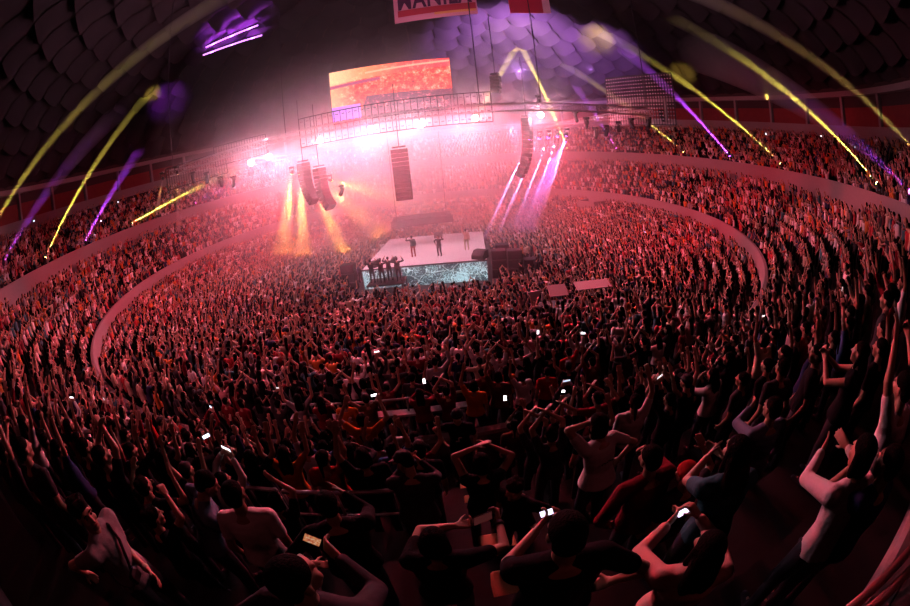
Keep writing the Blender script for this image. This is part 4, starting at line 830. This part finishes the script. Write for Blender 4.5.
for g in range(9):
    r0 = GROW_R(g); n = int(2*PI*r0/.6)
    for i in range(n):
        phi = (i+.5)*2*PI/n; p = pol(phi, r0+rng.uniform(-.1, .1), GROW_Z(g))
        if rng.random() < .82 and in_view(p): pts.append(p)
RS = rotz(-SANG)
for gx in np.arange(-23, 23, .60):
    for gy in np.arange(-23, 23, .60):
        p = np.array([gx+rng.uniform(-.18, .18), gy+rng.uniform(-.18, .18), 0]); rr = math.hypot(p[0], p[1]); l = RS@(p-SMID)
        if rr > 22.9 or (-SL/2-.6 < l[0] < SL/2+.6 and -4.6 < l[1] < 11.3): continue
        if (SL/2 < l[0] < SL/2+4.2 and -2.6 < l[1] < 3.4) or (-SL/2-2.2 < l[0] < -SL/2 and -2 < l[1] < 1) or np.hypot(*(p-RIS)[:2]) < 2.0: continue
        b = on_plane(571, 306, 2.2); lb = p-b
        if abs(lb[0]) < 2.6 and -1.2 < lb[1] < 1.4: continue
        p[2] = riser_z(rr, math.atan2(p[0], -p[1]))
        if rng.random() < .93 and in_view(p): pts.append(p)
n = len(pts); me = bpy.data.meshes.new('crowd'); me.vertices.add(n); me.vertices.foreach_set('co', np.array(pts, float).ravel())
rot = np.array([facing(p[0], p[1]) for p in pts])+nrng.uniform(-.5, .5, n)
for nm, ty, val in (('turn', 'FLOAT', rot), ('size', 'FLOAT', nrng.uniform(.90, 1.07, n)), ('which', 'INT', nrng.integers(0, len(LOWV), n))): me.attributes.new(nm, ty, 'POINT').data.foreach_set('value', val.astype(np.int32) if ty == 'INT' else val)
crowd = bpy.data.objects.new('crowd', me); C.objects.link(crowd); tag(crowd, 'dense standing crowd with raised arms filling the floor, lower tier and far tiers', 'crowd', kind='stuff')
ng = bpy.data.node_groups.new('crowd_nodes', 'GeometryNodeTree'); ng.interface.new_socket('Geometry', in_out='INPUT', socket_type='NodeSocketGeometry'); ng.interface.new_socket('Geometry', in_out='OUTPUT', socket_type='NodeSocketGeometry')
gi, go = ng.nodes.new('NodeGroupInput'), ng.nodes.new('NodeGroupOutput'); ip = ng.nodes.new('GeometryNodeInstanceOnPoints'); ci = ng.nodes.new('GeometryNodeCollectionInfo'); ci.inputs['Collection'].default_value = lowcol; ci.inputs['Separate Children'].default_value = True; ci.inputs['Reset Children'].default_value = True
def attr(nm, ty): a = ng.nodes.new('GeometryNodeInputNamedAttribute'); a.data_type = ty; a.inputs['Name'].default_value = nm; return next(o for o in a.outputs if o.enabled and o.name == 'Attribute')
cx = ng.nodes.new('ShaderNodeCombineXYZ'); ng.links.new(attr('turn', 'FLOAT'), cx.inputs['Z']); ip.inputs['Pick Instance'].default_value = True
ng.links.new(gi.outputs[0], ip.inputs['Points']); ng.links.new(ci.outputs[0], ip.inputs['Instance']); ng.links.new(attr('which', 'INT'), ip.inputs['Instance Index']); ng.links.new(cx.outputs[0], ip.inputs['Rotation']); ng.links.new(attr('size', 'FLOAT'), ip.inputs['Scale']); ng.links.new(ip.outputs[0], go.inputs[0])
md = crowd.modifiers.new('crowd', 'NODES'); md.node_group = ng
print('crowd figures', n, 'single people', len(chosen)+len(SEATED), 'phones', nph)
# phones glowing far off in the crowd
for i, (px, py, rr, zz, c) in enumerate([(505, 398, 26, 5.2, (1, .95, 1)), (562, 391, 27, 5.2, (1, .9, .95)), (424, 381, 25.5, 5.1, (1, .9, .95)), (374, 395, 27.2, 5.3, (1, .95, 1)), (538, 332, 17, 4.7, (1, .9, 1)), (583, 333, 18, 4.7, (.9, .9, 1)), (693, 402, 29, 4.8, (.7, .9, 1.)), (206, 436, 31, 6.4, (.6, .75, 1)), (46, 338, 30, 5, (1, 1, 1)), (821, 136, 41, 13, (.8, .9, 1)), (855, 147, 41, 13, (.8, .9, 1)), (766, 134, 40, 13, (.9, .9, 1)), (118, 202, 40, 12, (.8, .9, 1)), (101, 221, 38, 11, (.9, .9, 1)), (78, 244, 36, 10, (.8, .8, 1)), (34, 221, 40, 12, (.5, .9, 1)), (95, 235, 37.5, 11, (1, .8, 1)), (645, 232, 24, 2, (.5, .6, 1.))]):
    p = on_cyl(px, py, rr) if rr > 34.5 else on_plane(px, py, zz); big = np.linalg.norm(p-CAM)/26
    where = ['beside the front rail', 'right of the front rail', 'left of the stairs beyond the rail', 'above the orange top', 'in the floor crowd right of the stage', 'before the mixing booth', 'held upright right of the big dark figures', 'in the left rows', 'far left below the wall', 'high on the right balcony', 'at the right end of the balcony', 'on the balcony below the red panels', 'on the left balcony near the beams', 'between the left purple and flat yellow beams', 'low on the left balcony', 'far left of the balcony', 'beside the purple beam lamp', 'by the lower wall right of the stage'][i]
    phone(basis(np.cross(ray(px, py), [0, 0, 1.]) if i % 2 else (0, 0, 1), (0, 0, 1) if i % 2 else -np.cross(ray(px, py), [0, 0, 1.]), p), f'tiny bright phone light {where}', s=max(.8, big*.75), e=4., col=c)

# ------------------------------------------------------------------ haze filling the middle of the arena
def haze_mat():
    m = volume_mat('stage_haze', .05, .3); nt = m.node_tree; s = next(n for n in nt.nodes if n.type == 'VOLUME_SCATTER'); tc = nt.nodes.new('ShaderNodeTexCoord'); mp = nt.nodes.new('ShaderNodeMapping'); mp.vector_type = 'TEXTURE'
    mp.inputs['Location'].default_value = (-1, -1., 9.0); mp.inputs['Scale'].default_value = (23, 19.5, 11); nt.links.new(tc.outputs['Object'], mp.inputs[0])
    ln = nt.nodes.new('ShaderNodeVectorMath'); ln.operation = 'DOT_PRODUCT'; nt.links.new(mp.outputs[0], ln.inputs[0]); nt.links.new(mp.outputs[0], ln.inputs[1])
    f = math_n(nt, 'SUBTRACT', 1., ln.outputs['Value'], True); f = math_n(nt, 'POWER', f, 1.6); nt.links.new(math_n(nt, 'ADD', math_n(nt, 'MULTIPLY', f, HAZE_D), .0015), s.inputs['Density']); return m
HAZE_D = .06
hz = mesh_obj('stage_haze', *join([lathe([(.01, .03), (19.5, .03), (22, 4), (22, 13), (18.5, 19.5), (9, 24), (.01, 25.5)], 64)]), haze_mat()); tag(hz, 'pink glowing haze hanging over the stage in the middle of the arena', 'haze', kind='stuff')

# ------------------------------------------------------------------ world and render look
w = bpy.data.worlds.new('world'); scene.world = w; w.use_nodes = True; w.node_tree.nodes['Background'].inputs['Color'].default_value = (.5, .05, .12, 1); w.node_tree.nodes['Background'].inputs['Strength'].default_value = 0.01
scene.collection.children.unlink(_tmp); bpy.data.collections.remove(_tmp)
scene.view_settings.view_transform = 'Standard'; scene.view_settings.look = 'None'; scene.view_settings.exposure = 0.; scene.view_settings.gamma = 1.; scene.view_settings.use_curve_mapping = False
cy = scene.cycles
cy.use_denoising = True; cy.max_bounces = 4; cy.diffuse_bounces = 0; cy.glossy_bounces = 2; cy.volume_bounces = 0; cy.transparent_max_bounces = 8; cy.use_light_tree = True; cy.sample_clamp_indirect = 4
cy.volume_step_rate = 4
